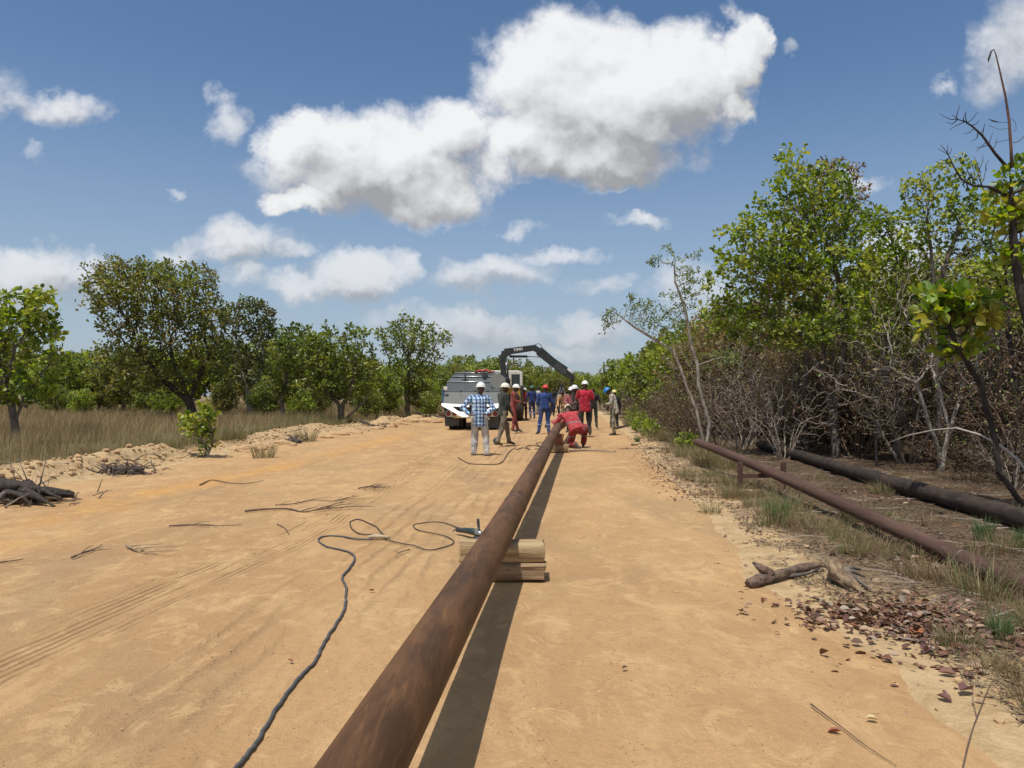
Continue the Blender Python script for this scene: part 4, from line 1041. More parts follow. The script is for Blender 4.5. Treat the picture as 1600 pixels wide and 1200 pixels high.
MB().tube([(.085, 0, .072), (.10, 0, .072), (.15, 0, .068), (.175, 0, .066)], [.036, .036, .032, .02], 14).tube([(.14, 0, .085), (.14, 0, .03)], .024, 14).build('gear_head', gs, gr, True)
MB().lathe([(.03, .0), (.068, .002), (.072, .010), (.068, .028), (.03, .032)], 24, Matrix.Translation((.14, 0, .012))).build('disc_guard', gk, gr, True)
MB().lathe([(.010, -.003), (.060, -.003), (.060, .000), (.010, .001)], 28, Matrix.Translation((.14, 0, .010))).build('cutting_disc', mat('disc_grey', (.14, .12, .11)), gr, True)
MB().tube([(.125, .0, .09), (.122, .0, .11), (.120, 0, .115), (.112, 0, .17), (.104, 0, .215), (.102, 0, .222)], [.008, .018, .013, .015, .016, .012], 12).build('side_handle', gk, gr, True)
MB().tube([(-.29, -.01, .05), (-.33, -.012, .042), (-.36, -.012, .02)], .006, 7).build('cord_boot', gk, gr, True)
# ---- yellow-handled hand tool near the dark-shirted man, striped stick
tp = G(776, 695)
tl = thing('hand_tool', 'yellow tool with a round black head lying at the feet of the dark-shirted man', 'tool', (tp.x, tp.y, hr(tp.x, tp.y)))
MB().lathe([(.05, -.06), (.10, -.05), (.10, .05), (.05, .06)], 20, Matrix.Translation((0, 0, .10)) @ Matrix.Rotation(math.radians(75), 4, 'X')).build('tool_head', gk, tl, True)
MB().tube([(.05, -.02, .06), (.20, -.03, .05), (.36, -.05, .045)], [.035, .028, .022], 10).build('tool_body', mat('tool_yellow', (.52, .40, .13), (.40, .30, .10), 20, .5), tl, True)
MB().tube([(.36, -.05, .045), (.46, -.06, .04)], [.024, .024], 10).build('tool_grip', gk, tl, True)

def stick(label, pix, r, m, seed=1, name='fallen_stick', twigs=0, cat='stick', z=0.0):
    rn = random.Random(seed); pts = []
    for p in pix: g_ = G(*p[:2]); pts.append(Vector((g_.x, g_.y, hr(g_.x, g_.y)+r*.7+z+rn.uniform(0, .012))))
    org = pts[0]; path = [p-org for p in curve_pts(pts, 4)]; m_ = len(path); mb = MB()
    mb.tube(path, [r*(1-.65*i/(m_-1))*rn.uniform(.85, 1.15) for i in range(m_)], 7)
    for _ in range(twigs):
        i = rn.randrange(m_-1); a = path[i]; th = rn.uniform(-.9, .9); d = (path[-1]-path[0]).normalized(); d = Matrix.Rotation(th, 3, 'Z') @ d
        L_ = rn.uniform(.12, .45); e = a+d*L_+Vector((0, 0, rn.uniform(0, .05))); mb.tube([a, (a+e)/2+Vector((rn.uniform(-.03, .03), rn.uniform(-.03, .03), .01)), e], [r*.5, r*.38, r*.15], 5)
    o = mb.build(name, m, None, True, org); return tag(o, label, cat)
st = mat('stick_brown', (.16, .105, .07), (.09, .055, .038), 20, .9, bmp=.4, bd=.004)
stick('bent dark stick on the orange strip at the left of the road', [(312,760),(331,753),(362,758),(390,757),(412,753)], .011, st, 1)
stick('long dark twiggy stick in the middle of the left lane', [(383,803),(415,800),(450,798),(475,803),(505,799),(545,796)], .014, st, 2, twigs=8)
stick('spray of fine broken twigs above the long twiggy stick', [(430,792),(460,790),(490,784),(520,786),(552,782)], .008, st, 3, twigs=9)
stick('straight thin stick left of the tyre tracks', [(264,825),(300,823),(340,825),(378,823)], .009, st, 4, twigs=2)
stick('short forked stick by the left of the tyre tracks', [(112,876),(130,869),(152,861),(160,856)], .010, st, 5, twigs=2)
stick('short stick with a frayed tip, pale at one end', [(197,858),(212,864),(228,867),(246,869)], .011, mat('stick_pale', (.36, .28, .19), (.2, .14, .09), 20), 6, twigs=4)
stick('stick cut off by the left edge of the photo', [(-20,886),(5,882),(36,879)], .010, st, 7)
stick('short twig above the grey cable', [(640,862),(625,868),(618,874)], .006, st, 8)
stick('curled twig in the sand left of the grey cable', [(433,822),(445,828),(452,838)], .006, st, 9)
stick('hair-thin stem lying at the bottom right of the road', [(1267,1108),(1310,1140),(1350,1172),(1400,1204)], .0035, st, 10)
stick('speckled pole on the sand behind the kneeling man', [(890,707),(912,706),(935,707),(962,708)], .035, mat('speckled_pole', (.44, .34, .24), (.13, .09, .065), 26, .8, bmp=.5), 11, cat='pole')
stick('crooked dark branch on the sand at the right foot of the blue-helmeted man', [(962,671),(975,668),(988,666),(1003,664),(1012,668)], .05, mat('branch_purple', (.11, .07, .07), (.06, .04, .04), 9), 12, twigs=5, cat='branch')
stick('small dark stick right of the speckled pole', [(986,697),(998,697)], .03, st, 13)
stick('twiggy tuft of broken stems near the top of the tyre tracks', [(560,765),(575,763),(586,766)], .010, st, 14, twigs=14)
stick('thin arched weed stem standing over the sand at the lower right corner', [(1500,1230),(1515,1160),(1530,1120),(1545,1080),(1560,1055)], .0032, st, 15, twigs=1, name='weed_stem', cat='stem')
# long pale arching stem on the right
mb = MB(); d0 = 10.5; a0 = PX(1380, 703, 12); mb.tube([tuple(PX(1382,694,12)-a0), tuple(PX(1420,680,11.6)-a0), tuple(PX(1460,672,11)-a0), tuple(PX(1495,669,10.5)-a0), tuple(PX(1530,679,10)-a0), tuple(PX(1565,697,9.6)-a0), tuple(PX(1590,718,9.3)-a0), tuple(PX(1625,765,9.0)-a0)], [.006,.010,.012,.013,.014,.014,.015,.017], 7)
o = mb.build('arching_stem', mat('pale_stem', (.50, .43, .36), (.33, .27, .22), 20, .8), None, True, a0); tag(o, 'long pale bare stem arching over the blackened pipe', 'branch')
# fallen log, stump, root lump
lg = thing('fallen_branch', 'thick dark fallen branch with a stubby fork at the road edge', 'branch', G(1170, 915))
def lp(px, py, up): return G(px, py, up)-Vector(lg.location)
rough_tube([lp(1169,914,.03), lp(1176,911,.04), lp(1200,903,.045), lp(1225,896,.05), lp(1250,888,.055), lp(1275,884,.06), lp(1290,884,.06)], [.040,.044,.042,.036,.034,.026,.014], 16, .012, 14, 3).build('limb', mat('weathered_wood', (.20, .13, .085), (.05, .035, .028), 16, .9, bmp=.8, bd=.02, stretch=(1, 1, 2)), lg, True)
rough_tube([lp(1205,900,.06), lp(1196,893,.09), lp(1188,888,.12), lp(1177,879,.14)], [.034,.040,.030,.008], 12, .012, 14, 4).build('fork_stub', mat('weathered_wood', (.20, .13, .085)), lg, True)
MB().tube([lp(1225,900,.03), lp(1245,899,.03), lp(1262,896,.04), lp(1280,888,.05)], [.012,.016,.013,.008], 7).build('loose_bark', bark('grey'), lg, True)
sp_ = G(1318, 905); 
stp = thing('tree_stump', 'splintered pale tree stump with torn roots beside the fallen branch', 'stump', sp_)
def spv(px, py, up): return G(px, py, up)-sp_
sw_ = mat('stump_wood', (.36, .26, .155), (.13, .085, .055), 12, .95, bmp=.9, bd=.03, stretch=(3, 1, 1))
m1 = rough_tube([spv(1298,872,.15), spv(1302,886,.12), spv(1312,900,.08), spv(1332,916,.04), spv(1350,930,.0)], [.030,.052,.056,.046,.014], 20, .028, 12, 5); m2 = rough_tube([spv(1303,884,.12), spv(1300,870,.17), spv(1301,862,.22), spv(1303,857,.25)], [.04,.030,.016,.004], 12, .012, 16, 6); m1.addm(m2.v, m2.f).build('stump_body', sw_, stp, True)
for k, (e, u) in enumerate([((1352, 902), .05), ((1345, 890), .08), ((1298, 908), .0), ((1360, 922), .02)]):
    MB().tube([spv(1315, 896, .08), (spv(1315, 896, .06)+spv(*e, u))/2+Vector((0, 0, .03)), spv(*e, u)], [.03, .018, .006], 7).build('root', bark('grey'), stp, True)
rt_ = thing('root_clump', 'dark uprooted stump with twisted roots on the left berm at the frame edge', 'stump', G(22, 757)); rt_.scale = (.85, .8, .8)
rn = random.Random(3); c0 = Vector(rt_.location)
rough_tube([Vector((-1.2, 0, .10)), Vector((-.6, .1, .26)), Vector((-.1, .2, .28)), Vector((.3, .25, .20)), Vector((.75, .3, .12))], [.13,.15,.11,.08,.03], 18, .06, 6, 8).build('stump_body', bark('dark'), rt_, True)
for k in range(10):
    a = Vector((rn.uniform(-.8, .3), rn.uniform(-.1, .2), rn.uniform(.12, .26))); e = a+Vector((rn.uniform(-.35, .7), rn.uniform(-.5, -.1), -rn.uniform(.08, .2))); e.z = max(e.z, .02)
    rough_tube([a, (a+e)/2+Vector((rn.uniform(-.1, .1), 0, .06)), e], [.055, .04, .012], 10, .02, 9, k).build('root', bark('dark' if k % 3 else 'grey'), rt_, True)
for k in range(6):
    a = Vector((rn.uniform(-.5, .5), .25, .2)); e = a+Vector((rn.uniform(-.3, .6), rn.uniform(-.1, .3), rn.uniform(.25, .6)))
    MB().tube([a, e], [.014, .004], 5).build('twig', bark('grey'), rt_, True)
def brush_heap(label, px, py, w, hgt, n, seed, m):
    rn = random.Random(seed); c = G(px, py); mb = MB()
    for _ in range(n):
        a = Vector((rn.gauss(0, w*.4), rn.gauss(0, w*.25), abs(rn.gauss(0, hgt*.35)))); d = Vector((rn.gauss(0, 1), rn.gauss(0, .7), rn.gauss(0, .35))).normalized()*rn.uniform(.1, .4)
        mb.tube([a, a+d*.5+Vector((0, 0, rn.uniform(-.02, .05))), a+d], [rn.uniform(.006, .018), .009, .003], 5)
    for _ in range(10): mb.ell((rn.gauss(0, w*.3), rn.gauss(0, w*.15), .05), (rn.uniform(.06, .13), rn.uniform(.05, .1), rn.uniform(.05, hgt*.6)), None, 1)
    o = mb.build('brush_heap', m, None, False, c); return tag(o, label, 'brush heap')
brush_heap('dark heap of uprooted twigs on the berm, in front of the broad olive tree', 190, 737, .75, .30, 110, 4, mat('heap', (.10, .075, .055), (.05, .036, .03), 12))
brush_heap('small dark knot of roots on the berm left of the green tufts', 459, 693, .35, .34, 40, 5, mat('heap', (.1, .08, .06)))
brush_heap('low litter of roots and chips at the foot of the left berm', 45, 785, 1.1, .10, 90, 6, mat('heap2', (.20, .14, .09), (.11, .075, .05), 12))
# lumps of pushed-up soil along the berm near the truck
def clod_pile(px, py, sx, sy, sz, seed, label):
    rn = random.Random(seed); c = G(px, py); V, Fc = ICO[3]; ph = [rn.uniform(0, 9) for _ in range(3)]
    VV = []
    for v in V:
        n = float(fbm(np.array([v[0]*2.2+ph[0]]), np.array([v[1]*2.2+v[2]*1.7+ph[1]]), seed)[0])
        k = .55+.9*n; VV.append((v[0]*sx*k, v[1]*sy*k, v[2]*sz*k))
    o = link_mesh('soil_lump', VV, Fc, mat('clod', (.5, .34, .18)), None, False, c); return tag(o, label, 'soil lump', 'lumps of pushed-up sand on the left berm')
for k, (px, py, w_) in enumerate([(655,657,.55),(640,661,.5),(622,664,.42),(602,668,.35),(668,654,.5),(684,651,.4),(545,676,.35),(528,680,.28),(505,684,.25),(440,697,.3),(405,703,.35),(560,673,.3),(590,671,.25),(380,706,.3)]):
    clod_pile(px, py, w_*1.3, w_*.6, w_*.55, 40+k, 'pale lump of pushed-up sand on the left berm')

# ---- grass tufts on verge and berm (things)
tm = leaf_mat('dry_grass_blades', .3, .6, .25)
kinds = []
for sd_, kw in ((1, dict(n=230, h=.34, greenp=.9, cg=(.13, .19, .075), cd=(.30, .27, .15), lean0=.35, w=.007)), (2, dict(n=150, h=.30, greenp=.22, lean0=.8, spread=.3, cg=(.15, .17, .07), cd=(.25, .19, .105))), (3, dict(n=120, h=.26, greenp=.08, lean0=.95, spread=.35, cd=(.22, .16, .09))), (4, dict(n=200, h=.42, greenp=.40, lean0=.75, spread=.30, cg=(.15, .18, .07), cd=(.27, .21, .12)))):
    kinds.append(tuft_mesh(sd_, **kw))
for me, ti in kinds:
    a = me.color_attributes.new('tint', 'FLOAT_COLOR', 'POINT'); a.data.foreach_set('color', np.hstack([ti, np.ones((len(ti), 1))]).astype(np.float32).ravel()); me.materials.append(tm)
def tuft(k, px, py, s_, label, group=None, rz=0):
    o = bpy.data.objects.new('grass_tuft', kinds[k][0]); C.objects.link(o); p = G(px, py); o.location = p; o.scale = (s_,)*3; o.rotation_euler = (0, 0, rz)
    return tag(o, label, 'grass tuft', group)
tuft(0, 1213, 818, 1.1, 'blue-green grass tuft between the road and the rack', rz=1)
tuft(0, 1536, 845, .85, 'bright green tuft between the two old pipes'); tuft(0, 1562, 1000, .65, 'dark green tuft beside the leaf pile at the frame edge', rz=2); tuft(0, 1600, 858, .7, 'green tuft against the blackened pipe at the frame edge', rz=3)
tuft(3, 413, 716, 1.25, 'lone grey-green tuft on the left berm right of the sapling'); tuft(3, 480, 690, 1.5, 'wide green tuft at the grass edge behind the left berm')
tuft(0, 735+0, 1000, .001, 'x') if False else None
rt2 = random.Random(31)
for k in range(150):
    t = rt2.random(); y = 4.0+9*t**1.1; x = 3.70+rt2.choice([-1, -1, -1, 1])*(.12+abs(rt2.gauss(0, .38)))
    if k > 95: x = float(XR(y))+rt2.uniform(.5, 6)
    if k > 138: y = rt2.uniform(3.0, 4.6); x = float(XR(y))+rt2.uniform(.25, .9)
    o = bpy.data.objects.new('grass_tuft', kinds[rt2.choice([1, 2, 2, 3])][0]); C.objects.link(o); o.location = (x, y, h1(x, y)-.01); s_ = rt2.uniform(.45, 1.0); o.scale = (s_,)*3; o.rotation_euler = (0, 0, rt2.random()*6.28)
    tag(o, 'dry straw-coloured grass tuft beside the old pipes', 'grass tuft', 'dry tufts along the old pipes')
for k in range(60):
    y = 13+25*rt2.random(); x = float(XR(y))+rt2.uniform(.3, 1.9)
    o = bpy.data.objects.new('grass_tuft', kinds[rt2.choice([1, 2, 3, 3])][0]); C.objects.link(o); o.location = (x, y, h1(x, y)-.01); s_ = rt2.uniform(.8, 1.6); o.scale = (s_,)*3; o.rotation_euler = (0, 0, rt2.random()*6.28)
    tag(o, 'brownish grass tuft at the foot of the thicket', 'grass tuft', 'tufts at the foot of the thicket')
for k in range(70):
    y = 8+24*rt2.random(); x = float(XL(y))-rt2.uniform(1.05, 1.7)
    o = bpy.data.objects.new('grass_tuft', kinds[rt2.choice([1, 3, 3])][0]); C.objects.link(o); o.location = (x, y, h1(x, y)-.01); s_ = rt2.uniform(.9, 1.6); o.scale = (s_,)*3; o.rotation_euler = (0, 0, rt2.random()*6.28)
    tag(o, 'half-green grass tuft behind the sandy berm', 'grass tuft', 'tufts behind the left berm')
# green shrubs at the foot of the thicket
sh = [(1000,660,27,.75,'light green shrub right of the branch and the blue-helmeted man'),(1018,668,24,.6,'rounded green shrub before the brown thicket'),(993,640,34,1.0,'yellowish shrub behind the blue-helmeted man'),(1072,640,19,.5,'small yellow-green spray of leaves low in the leaning tree')]
for i, (px, py, d, s_, lb) in enumerate(sh):
    b = at(px, 0, d); rngk = 60+i
    make_tree('green_shrub', lb, b, [(0, 0, s_*.55, s_*.6, s_*.6, s_*.5)], [(-1, [(0, 0, 0), (.05, 0, s_*.25)])], 150, .10, .8, .13, .02, 7, .085, 'light' if i else 'yellow', .02, .004, 'grey', rngk, .05, .08, cat='shrub', floor=.05, iters=40)
p = G(996, 690); tuft(0, 996, 691, .7, 'tiny green plant on the sand right of the speckled pole')
# single fallen leaves lying on the road
for k, (px, py, L_, lb, col) in enumerate([(1465,1058,.085,'brown leaf resting on the pale sand edge at lower right',(.20,.10,.07)),(1520,1085,.10,'broad purple-brown leaf near the lower right grass',(.15,.075,.065)),
    (1463,1094,.07,'curled dark leaf alone on the lower right road',(.13,.05,.04)),(1315,1152,.055,'small red-brown leaf by the hair-thin stem',(.28,.10,.065)),(1352,1131,.05,'pale straw-coloured seed husk on the lower right road',(.55,.46,.26)),
    (972,1053,.035,'small dark leaf on the sand right of the pipe shadow',(.10,.07,.06)),(1300,967,.05,'brown leaf just left of the red leaf pile',(.20,.11,.08)),(1266,940,.07,'crumpled leaf below the fallen branch',(.12,.075,.055)),
    (1433,990,.13,'long orange-brown leaf lying over the leaf pile',(.34,.13,.05)),(1565,858,.10,'large orange leaf between the old pipes',(.46,.19,.09)),(1450,1017,.10,'dark purple leaf at the foot of the leaf pile',(.13,.06,.055)),
    (585,778+150,.04,'small brown leaf on the sand between cable and pipe',(.13,.06,.04)),(450,1038,.035,'rust-brown leaf left of the grey cable',(.24,.10,.05))]):
    g_ = G(px, py); rng = np.random.default_rng(k+70)
    V, q = leaves_mesh(rng, np.array([[0, 0, .008]]), np.array([L_]), np.array([[.1*rng.normal(), .25*rng.normal(), 1.]]), np.array([[rng.normal(), rng.normal()*.6, .25*rng.random()]]), .62, .4, .3)
    o = finish('fallen_leaf', quick_mesh('fallen_leaf', V, q), leaf_mat('dead_leaves', .08, .5, .4), tint=np.repeat(np.array([col]), 6, 0), smoothf=False, loc=(g_.x, g_.y, hr(g_.x, g_.y)+.004)); tag(o, lb, 'leaf')

# ------------------------------------------------------------------ people
def cloth_mat(name, c1, c2=None, scale=9, bmp=.55, stripes=(), stripe_col=(.45, .45, .43), rough=.85):
    """woven cloth with folds; stripes = [(axis vector, offset, half width)] of reflective tape in the wearer's own space"""
    if name in _mc: return _mc[name]
    m, N, b, _ = new_mat(name); g = N.n('ShaderNodeTexCoord').outputs['Object']
    c2 = c2 or tuple(x*.7 for x in c1)
    f1 = N.noise(N.scl(g, (1, 1, .45)), scale, 4, .55, 1.2).outputs[0]; f2 = N.noise(g, 60, 3, .6).outputs[0]
    c = N.mix(N.step(f1, .32, .68), c2, c1)
    x, y, z = N.sep(g)
    for ax, off, hw in stripes:
        dt = N.add(N.add(N.mul(x, ax[0]), N.mul(y, ax[1])), N.mul(z, ax[2]))
        c = N.mix(N.step(N.m('ABSOLUTE', N.sub(dt, off)), hw, hw*.8), c, stripe_col)
    dst = N.noise(N.vadd(g, (2, 5, 1)), 4.5, 4, .65).outputs[0]; c = N.mix(N.mul(N.step(N.sub(dst, N.mul(z, .08)), .42, .68), .20), c, (.34, .25, .16))
    N.put(b.inputs['Base Color'], c); b.inputs['Roughness'].default_value = rough; b.inputs['Specular IOR Level'].default_value = .2
    b.inputs['Sheen Weight'].default_value = .15
    bump(N, b, N.add(f1, N.mul(f2, .1)), min(1, bmp*1.5), .09); _mc[name] = m; return m
def plaid_mat():
    m, N, b, _ = new_mat('plaid_cloth'); g = N.n('ShaderNodeTexCoord').outputs['Object']
    w = N.vadd(g, N.scl(N.vadd(N.noise(g, 7, 3).outputs['Color'], (-.5,)*3), (.03, .03, .03))); x, y, z = N.sep(w)
    p = 2*math.pi/.085
    sx = N.step(N.m('SINE', N.mul(N.add(x, N.mul(y, .8)), p)), -.1, .25); sz = N.step(N.m('SINE', N.mul(z, p)), -.1, .25)
    c = N.mix(sx, (.50, .62, .70), (.09, .24, .46)); c = N.mix(N.mul(sz, .6), c, (.05, .12, .32)); c = N.mix(N.mul(sx, sz), c, (.035, .05, .15))
    N.put(b.inputs['Base Color'], c); b.inputs['Roughness'].default_value = .85
    bump(N, b, N.noise(N.scl(g, (1, 1, .5)), 9, 4, .55, 1.2).outputs[0], .5, .05); return m
def camo_mat():
    m, N, b, _ = new_mat('camo_cloth'); g = N.n('ShaderNodeTexCoord').outputs['Object']
    n = N.noise(g, 9, 2, .5).outputs[0]; n2 = N.noise(N.vadd(g, (3, 1, 2)), 12, 2, .5).outputs[0]
    c = N.mix(N.step(n, .48, .52), (.30, .27, .19), (.13, .13, .085)); c = N.mix(N.step(n2, .56, .60), c, (.055, .05, .04))
    N.put(b.inputs['Base Color'], c); b.inputs['Roughness'].default_value = .9; return m
skin_m = mat('dark_skin', (.085, .045, .028), (.055, .028, .018), 20, .5, bmp=.05, bd=.002)
hair_m = mat('black_hair', (.012, .010, .009), (.02, .017, .014), 60, .8)
shoe_m = mat('worn_boot', (.10, .085, .07), (.05, .042, .035), 20, .75); shoe_b = mat('black_boot', (.025, .022, .020), (.05, .042, .036), 20, .6)
def helmet_mat(name, c): 
    m = mat(name, c, tuple(x*.86 for x in c), 12, .34, bmp=.05, bd=.001); return m
def remesh(mb, voxel, smooth_it=4):
    me = bpy.data.meshes.new('tmp'); me.from_pydata([tuple(v) for v in mb.v], [], mb.f); me.update()
    o = bpy.data.objects.new('tmp', me); C.objects.link(o)
    r = o.modifiers.new('r', 'REMESH'); r.mode = 'VOXEL'; r.voxel_size = voxel; r.adaptivity = 0
    s_ = o.modifiers.new('s', 'SMOOTH'); s_.factor = .5; s_.iterations = smooth_it
    dg = bpy.context.evaluated_depsgraph_get(); dg.update()
    out = bpy.data.meshes.new_from_object(o.evaluated_get(dg)); out.materials.clear()
    bpy.data.objects.remove(o); bpy.data.meshes.remove(me); return out
def cap(mb, a, b, ra, rb, sub=1, flat=None):
    a, b = Vector(a), Vector(b); L_ = (b-a).length; n = max(2, int(L_/(min(ra, rb)*.38))+1)
    for i in range(n+1):
        t = i/n; r = ra+(rb-ra)*t; mb.ell(a+(b-a)*t, (r, r, r), None, 2 if r > .05 else sub)
def frame(up, fwd):
    up = Vector(up).normalized(); f = Vector(fwd); f = (f-up*f.dot(up)).normalized(); r = f.cross(up)
    return Matrix((r, f, up)).transposed()
def person(label, loc, rz, cfg, H_=1.72, vox=.011, group=None):
    """cfg: joints in the person's own space (facing +Y) as overrides of a relaxed stance, plus clothes"""
    J = dict(pelvis=(0, 0, .96), chest=(0, .0, 1.27), neck=(0, -.005, 1.46), head=(0, .03, 1.60), shl=(-.185, 0, 1.41), shr=(.185, 0, 1.41),
             ell=(-.235, -.03, 1.13), elr=(.235, -.03, 1.13), wrl=(-.25, .06, .88), wrr=(.25, .06, .88),
             hil=(-.09, 0, .93), hir=(.09, 0, .93), knl=(-.11, .02, .50), knr=(.11, .02, .50), anl=(-.13, -.02, .09), anr=(.13, -.02, .09),
             tol=(-.16, .14, .03), tor=(.16, .14, .03), hup=(0, .05, 1), hfwd=(0, 1, -.1), facing=(0, 1, 0), hdl=None, hdr=None)
    J.update(cfg.get('j', {})); k = H_/1.72
    J = {a: (Vector((v[0]*1.06, v[1], v[2]))*k if a not in ('hup', 'hfwd', 'facing') and v is not None else v) for a, v in J.items()}
    t = thing('person', label, 'person', loc, rz, group)
    up = (J['neck']-J['pelvis']).normalized(); right = (J['shr']-J['shl']); T = frame(up, Vector(J['facing']))
    Hd = frame(J['hup'], J['hfwd']); hc = J['head']
    def hp(x, y, z): return hc+Hd @ Vector((x, y, z))*k
    # ---- body: one continuous surface
    mb = MB()
    mb.ell(hp(0, -.005, .025), (.075*k, .094*k, .092*k), Hd); mb.ell(hp(0, .02, -.045), (.058*k, .070*k, .068*k), Hd); mb.ell(hp(0, .055, -.085), (.030*k, .028*k, .022*k), Hd)
    cap(mb, hp(0, .088, .012), hp(0, .108, -.028), .009*k, .016*k); mb.ell(hp(0, .085, -.062), (.026*k, .016*k, .010*k), Hd); mb.ell(hp(0, .078, .035), (.055*k, .018*k, .012*k), Hd)
    for s_ in (-1, 1): mb.ell(hp(.077*s_, -.005, -.005), (.010*k, .020*k, .032*k), Hd)
    cap(mb, hp(0, -.02, -.04), J['neck'], .056*k, .060*k); cap(mb, J['neck'], J['chest'], .07*k, .10*k); cap(mb, J['chest'], J['pelvis'], .10*k, .10*k)
    for s_, sh, el, wr, hd in ((-1, 'shl', 'ell', 'wrl', 'hdl'), (1, 'shr', 'elr', 'wrr', 'hdr')):
        cap(mb, J['chest']+(J['neck']-J['chest'])*.6, J[sh], .06*k, .052*k); cap(mb, J[sh], J[el], .050*k, .038*k); cap(mb, J[el], J[wr], .038*k, .026*k)
        f = (J[wr]-J[el]).normalized() if J[hd] is None else (J[hd]-J[wr]).normalized()
        side = Vector(J['facing']).normalized(); side = (side-f*side.dot(f)); side = side.normalized() if side.length > .1 else Vector((1, 0, 0)); nrm = f.cross(side)*s_
        pc = J[wr]+f*.045*k; cap(mb, J[wr], pc, .026*k, .028*k); M = Matrix((side, nrm, f)).transposed(); mb.ell(pc+f*.01*k, (.040*k, .018*k, .045*k), M)
        for q in range(4):
            L_ = (.070, .080, .076, .060)[q]*k; o = pc+side*(.028-.019*q)*k+f*.040*k; m1 = o+f*L_*.5; m2 = o+f*L_*.85-nrm*.028*k
            cap(mb, o-f*.02*k, m1, .0098*k, .0092*k); cap(mb, m1, m2, .0092*k, .0082*k)
        o = pc+side*.032*k-f*.015*k; m1 = o+side*.022*k+f*.022*k-nrm*.008*k; cap(mb, o, m1, .012*k, .0105*k); cap(mb, m1, m1+f*.026*k-nrm*.008*k, .0105*k, .009*k)
        hi, kn, an, to = ('hil', 'knl', 'anl', 'tol') if s_ < 0 else ('hir', 'knr', 'anr', 'tor')
        cap(mb, J['pelvis'], J[hi], .09*k, .08*k); cap(mb, J[hi], J[kn], .072*k, .048*k); cap(mb, J[kn], J[an], .046*k, .032*k); cap(mb, J[an], J[to], .032*k, .026*k)
    me = remesh(mb, vox*.85 if vox < .014 else vox, 3)
    body = finish('body', me, skin_m, t)
    # ---- shirt or the top half of a coverall
    mb = MB(); hem = cfg.get('hem', .10); sl = cfg.get('sleeve', 'long'); fat = cfg.get('fat', 1.0)
    c1 = J['chest']+up*.05*k; mb.ell(c1, (.178*k*fat, .118*k*fat, .165*k), T, 3); mb.ell(J['chest']-up*.08*k, (.160*k*fat, .118*k*fat, .15*k), T, 3)
    top_ = J['chest']; bot = J['pelvis']+up*(.02-hem*.5)*k; ns = 11
    for i in range(ns+1):                                         # the cloth hangs straight from the chest to the hem
        u_ = i/ns; wd = .163+.014*u_; mb.ell(top_+(bot-top_)*u_, (wd*k*fat, (.118+.012*u_)*k*fat, .055*k), T, 3)
    cap(mb, J['neck']-up*.05*k, J['neck']+up*.012*k, .085*k, .062*k)
    for sh, el, wr in (('shl', 'ell', 'wrl'), ('shr', 'elr', 'wrr')):
        cap(mb, c1+up*.07*k, J[sh], .075*k, .072*k)
        if sl == 'long': cap(mb, J[sh], J[el], .070*k, .056*k); cap(mb, J[el], J[el]+(J[wr]-J[el])*.93, .056*k, .044*k)
        elif sl == 'rolled': cap(mb, J[sh], J[el], .070*k, .060*k); cap(mb, J[el], J[el]+(J[wr]-J[el])*.25, .060*k, .054*k)
        else: cap(mb, J[sh], J[sh]+(J[el]-J[sh])*.72, .072*k, .068*k)
    me = remesh(mb, vox*1.1, 5); disp(me, .010*k, 13)
    finish(cfg.get('topname', 'shirt'), me, cfg['top'], t)
    # ---- trousers
    mb = MB(); mb.ell(J['pelvis'], (.160*k, .120*k, .12*k), T, 3); lw = cfg.get('legw', 1.0)
    for hi, kn, an in (('hil', 'knl', 'anl'), ('hir', 'knr', 'anr')):
        cap(mb, J['pelvis']*.4+J[hi]*.6, J[hi], .105*k, .098*k); cap(mb, J[hi], J[kn], .096*k*lw, .074*k*lw); cap(mb, J[kn], J[an]+(J[kn]-J[an]).normalized()*.03*k, .073*k*lw, .060*k*lw)
    me = remesh(mb, vox*1.1, 5); disp(me, .012*k, 11)
    finish('trousers', me, cfg['legs'], t)
    for an, to, kn in (('anl', 'tol', 'knl'), ('anr', 'tor', 'knr')):
        mb = MB(); d = (J[to]-J[an]); cap(mb, J[an]+(J[kn]-J[an]).normalized()*.06*k, J[an], .048*k, .050*k); cap(mb, J[an], J[to], .050*k, .040*k); heel = J[an]-d.normalized()*.045*k; heel.z -= .025*k if abs(d.z) < .1 else 0
        cap(mb, heel, J[to], .036*k, .034*k)
        finish('boot', remesh(mb, vox, 3), cfg.get('boots', shoe_m), t)
    # ---- hard hat (or cap)
    hm = cfg.get('helmet')
    if hm is not None:
        Mh = (Matrix.Translation(hp(0, -.004, .052)) @ Hd.to_4x4()); prof = []
        mb = MB(); V = []; n = 28; rows_ = 9
        for i in range(rows_):
            a = i/(rows_-1)*math.pi/2
            for q in range(n):
                th = 2*math.pi*q/n; r = math.cos(a)**.85; zz = math.sin(a)*.112
                x = .110*r*math.cos(th); y = .134*r*math.sin(th); ridge = .006*math.exp(-(x/.016)**2)*math.sin(a)
                V.append(Mh @ Vector((x*k, y*k, (zz+ridge)*k)))
        Fc = [(i*n+q, i*n+(q+1) % n, (i+1)*n+(q+1) % n, (i+1)*n+q) for i in range(rows_-1) for q in range(n)]
        mb.addm(V, Fc); shell = mb.build('helmet', hm, t, True)
        mb = MB(); V = []
        for (gx, zz) in ((0.0, .002), (.016, -.002), (.018, -.007), (-.004, -.006)):
            for q in range(n):
                th = 2*math.pi*q/n; peak = .030*max(0, math.sin(th))**3
                V.append(Mh @ Vector(((.110+gx)*k*math.cos(th), (.134+gx+(peak if gx > 0 else 0))*k*math.sin(th), (zz-.008*max(0, math.sin(th)) if gx > 0 else zz)*k)))
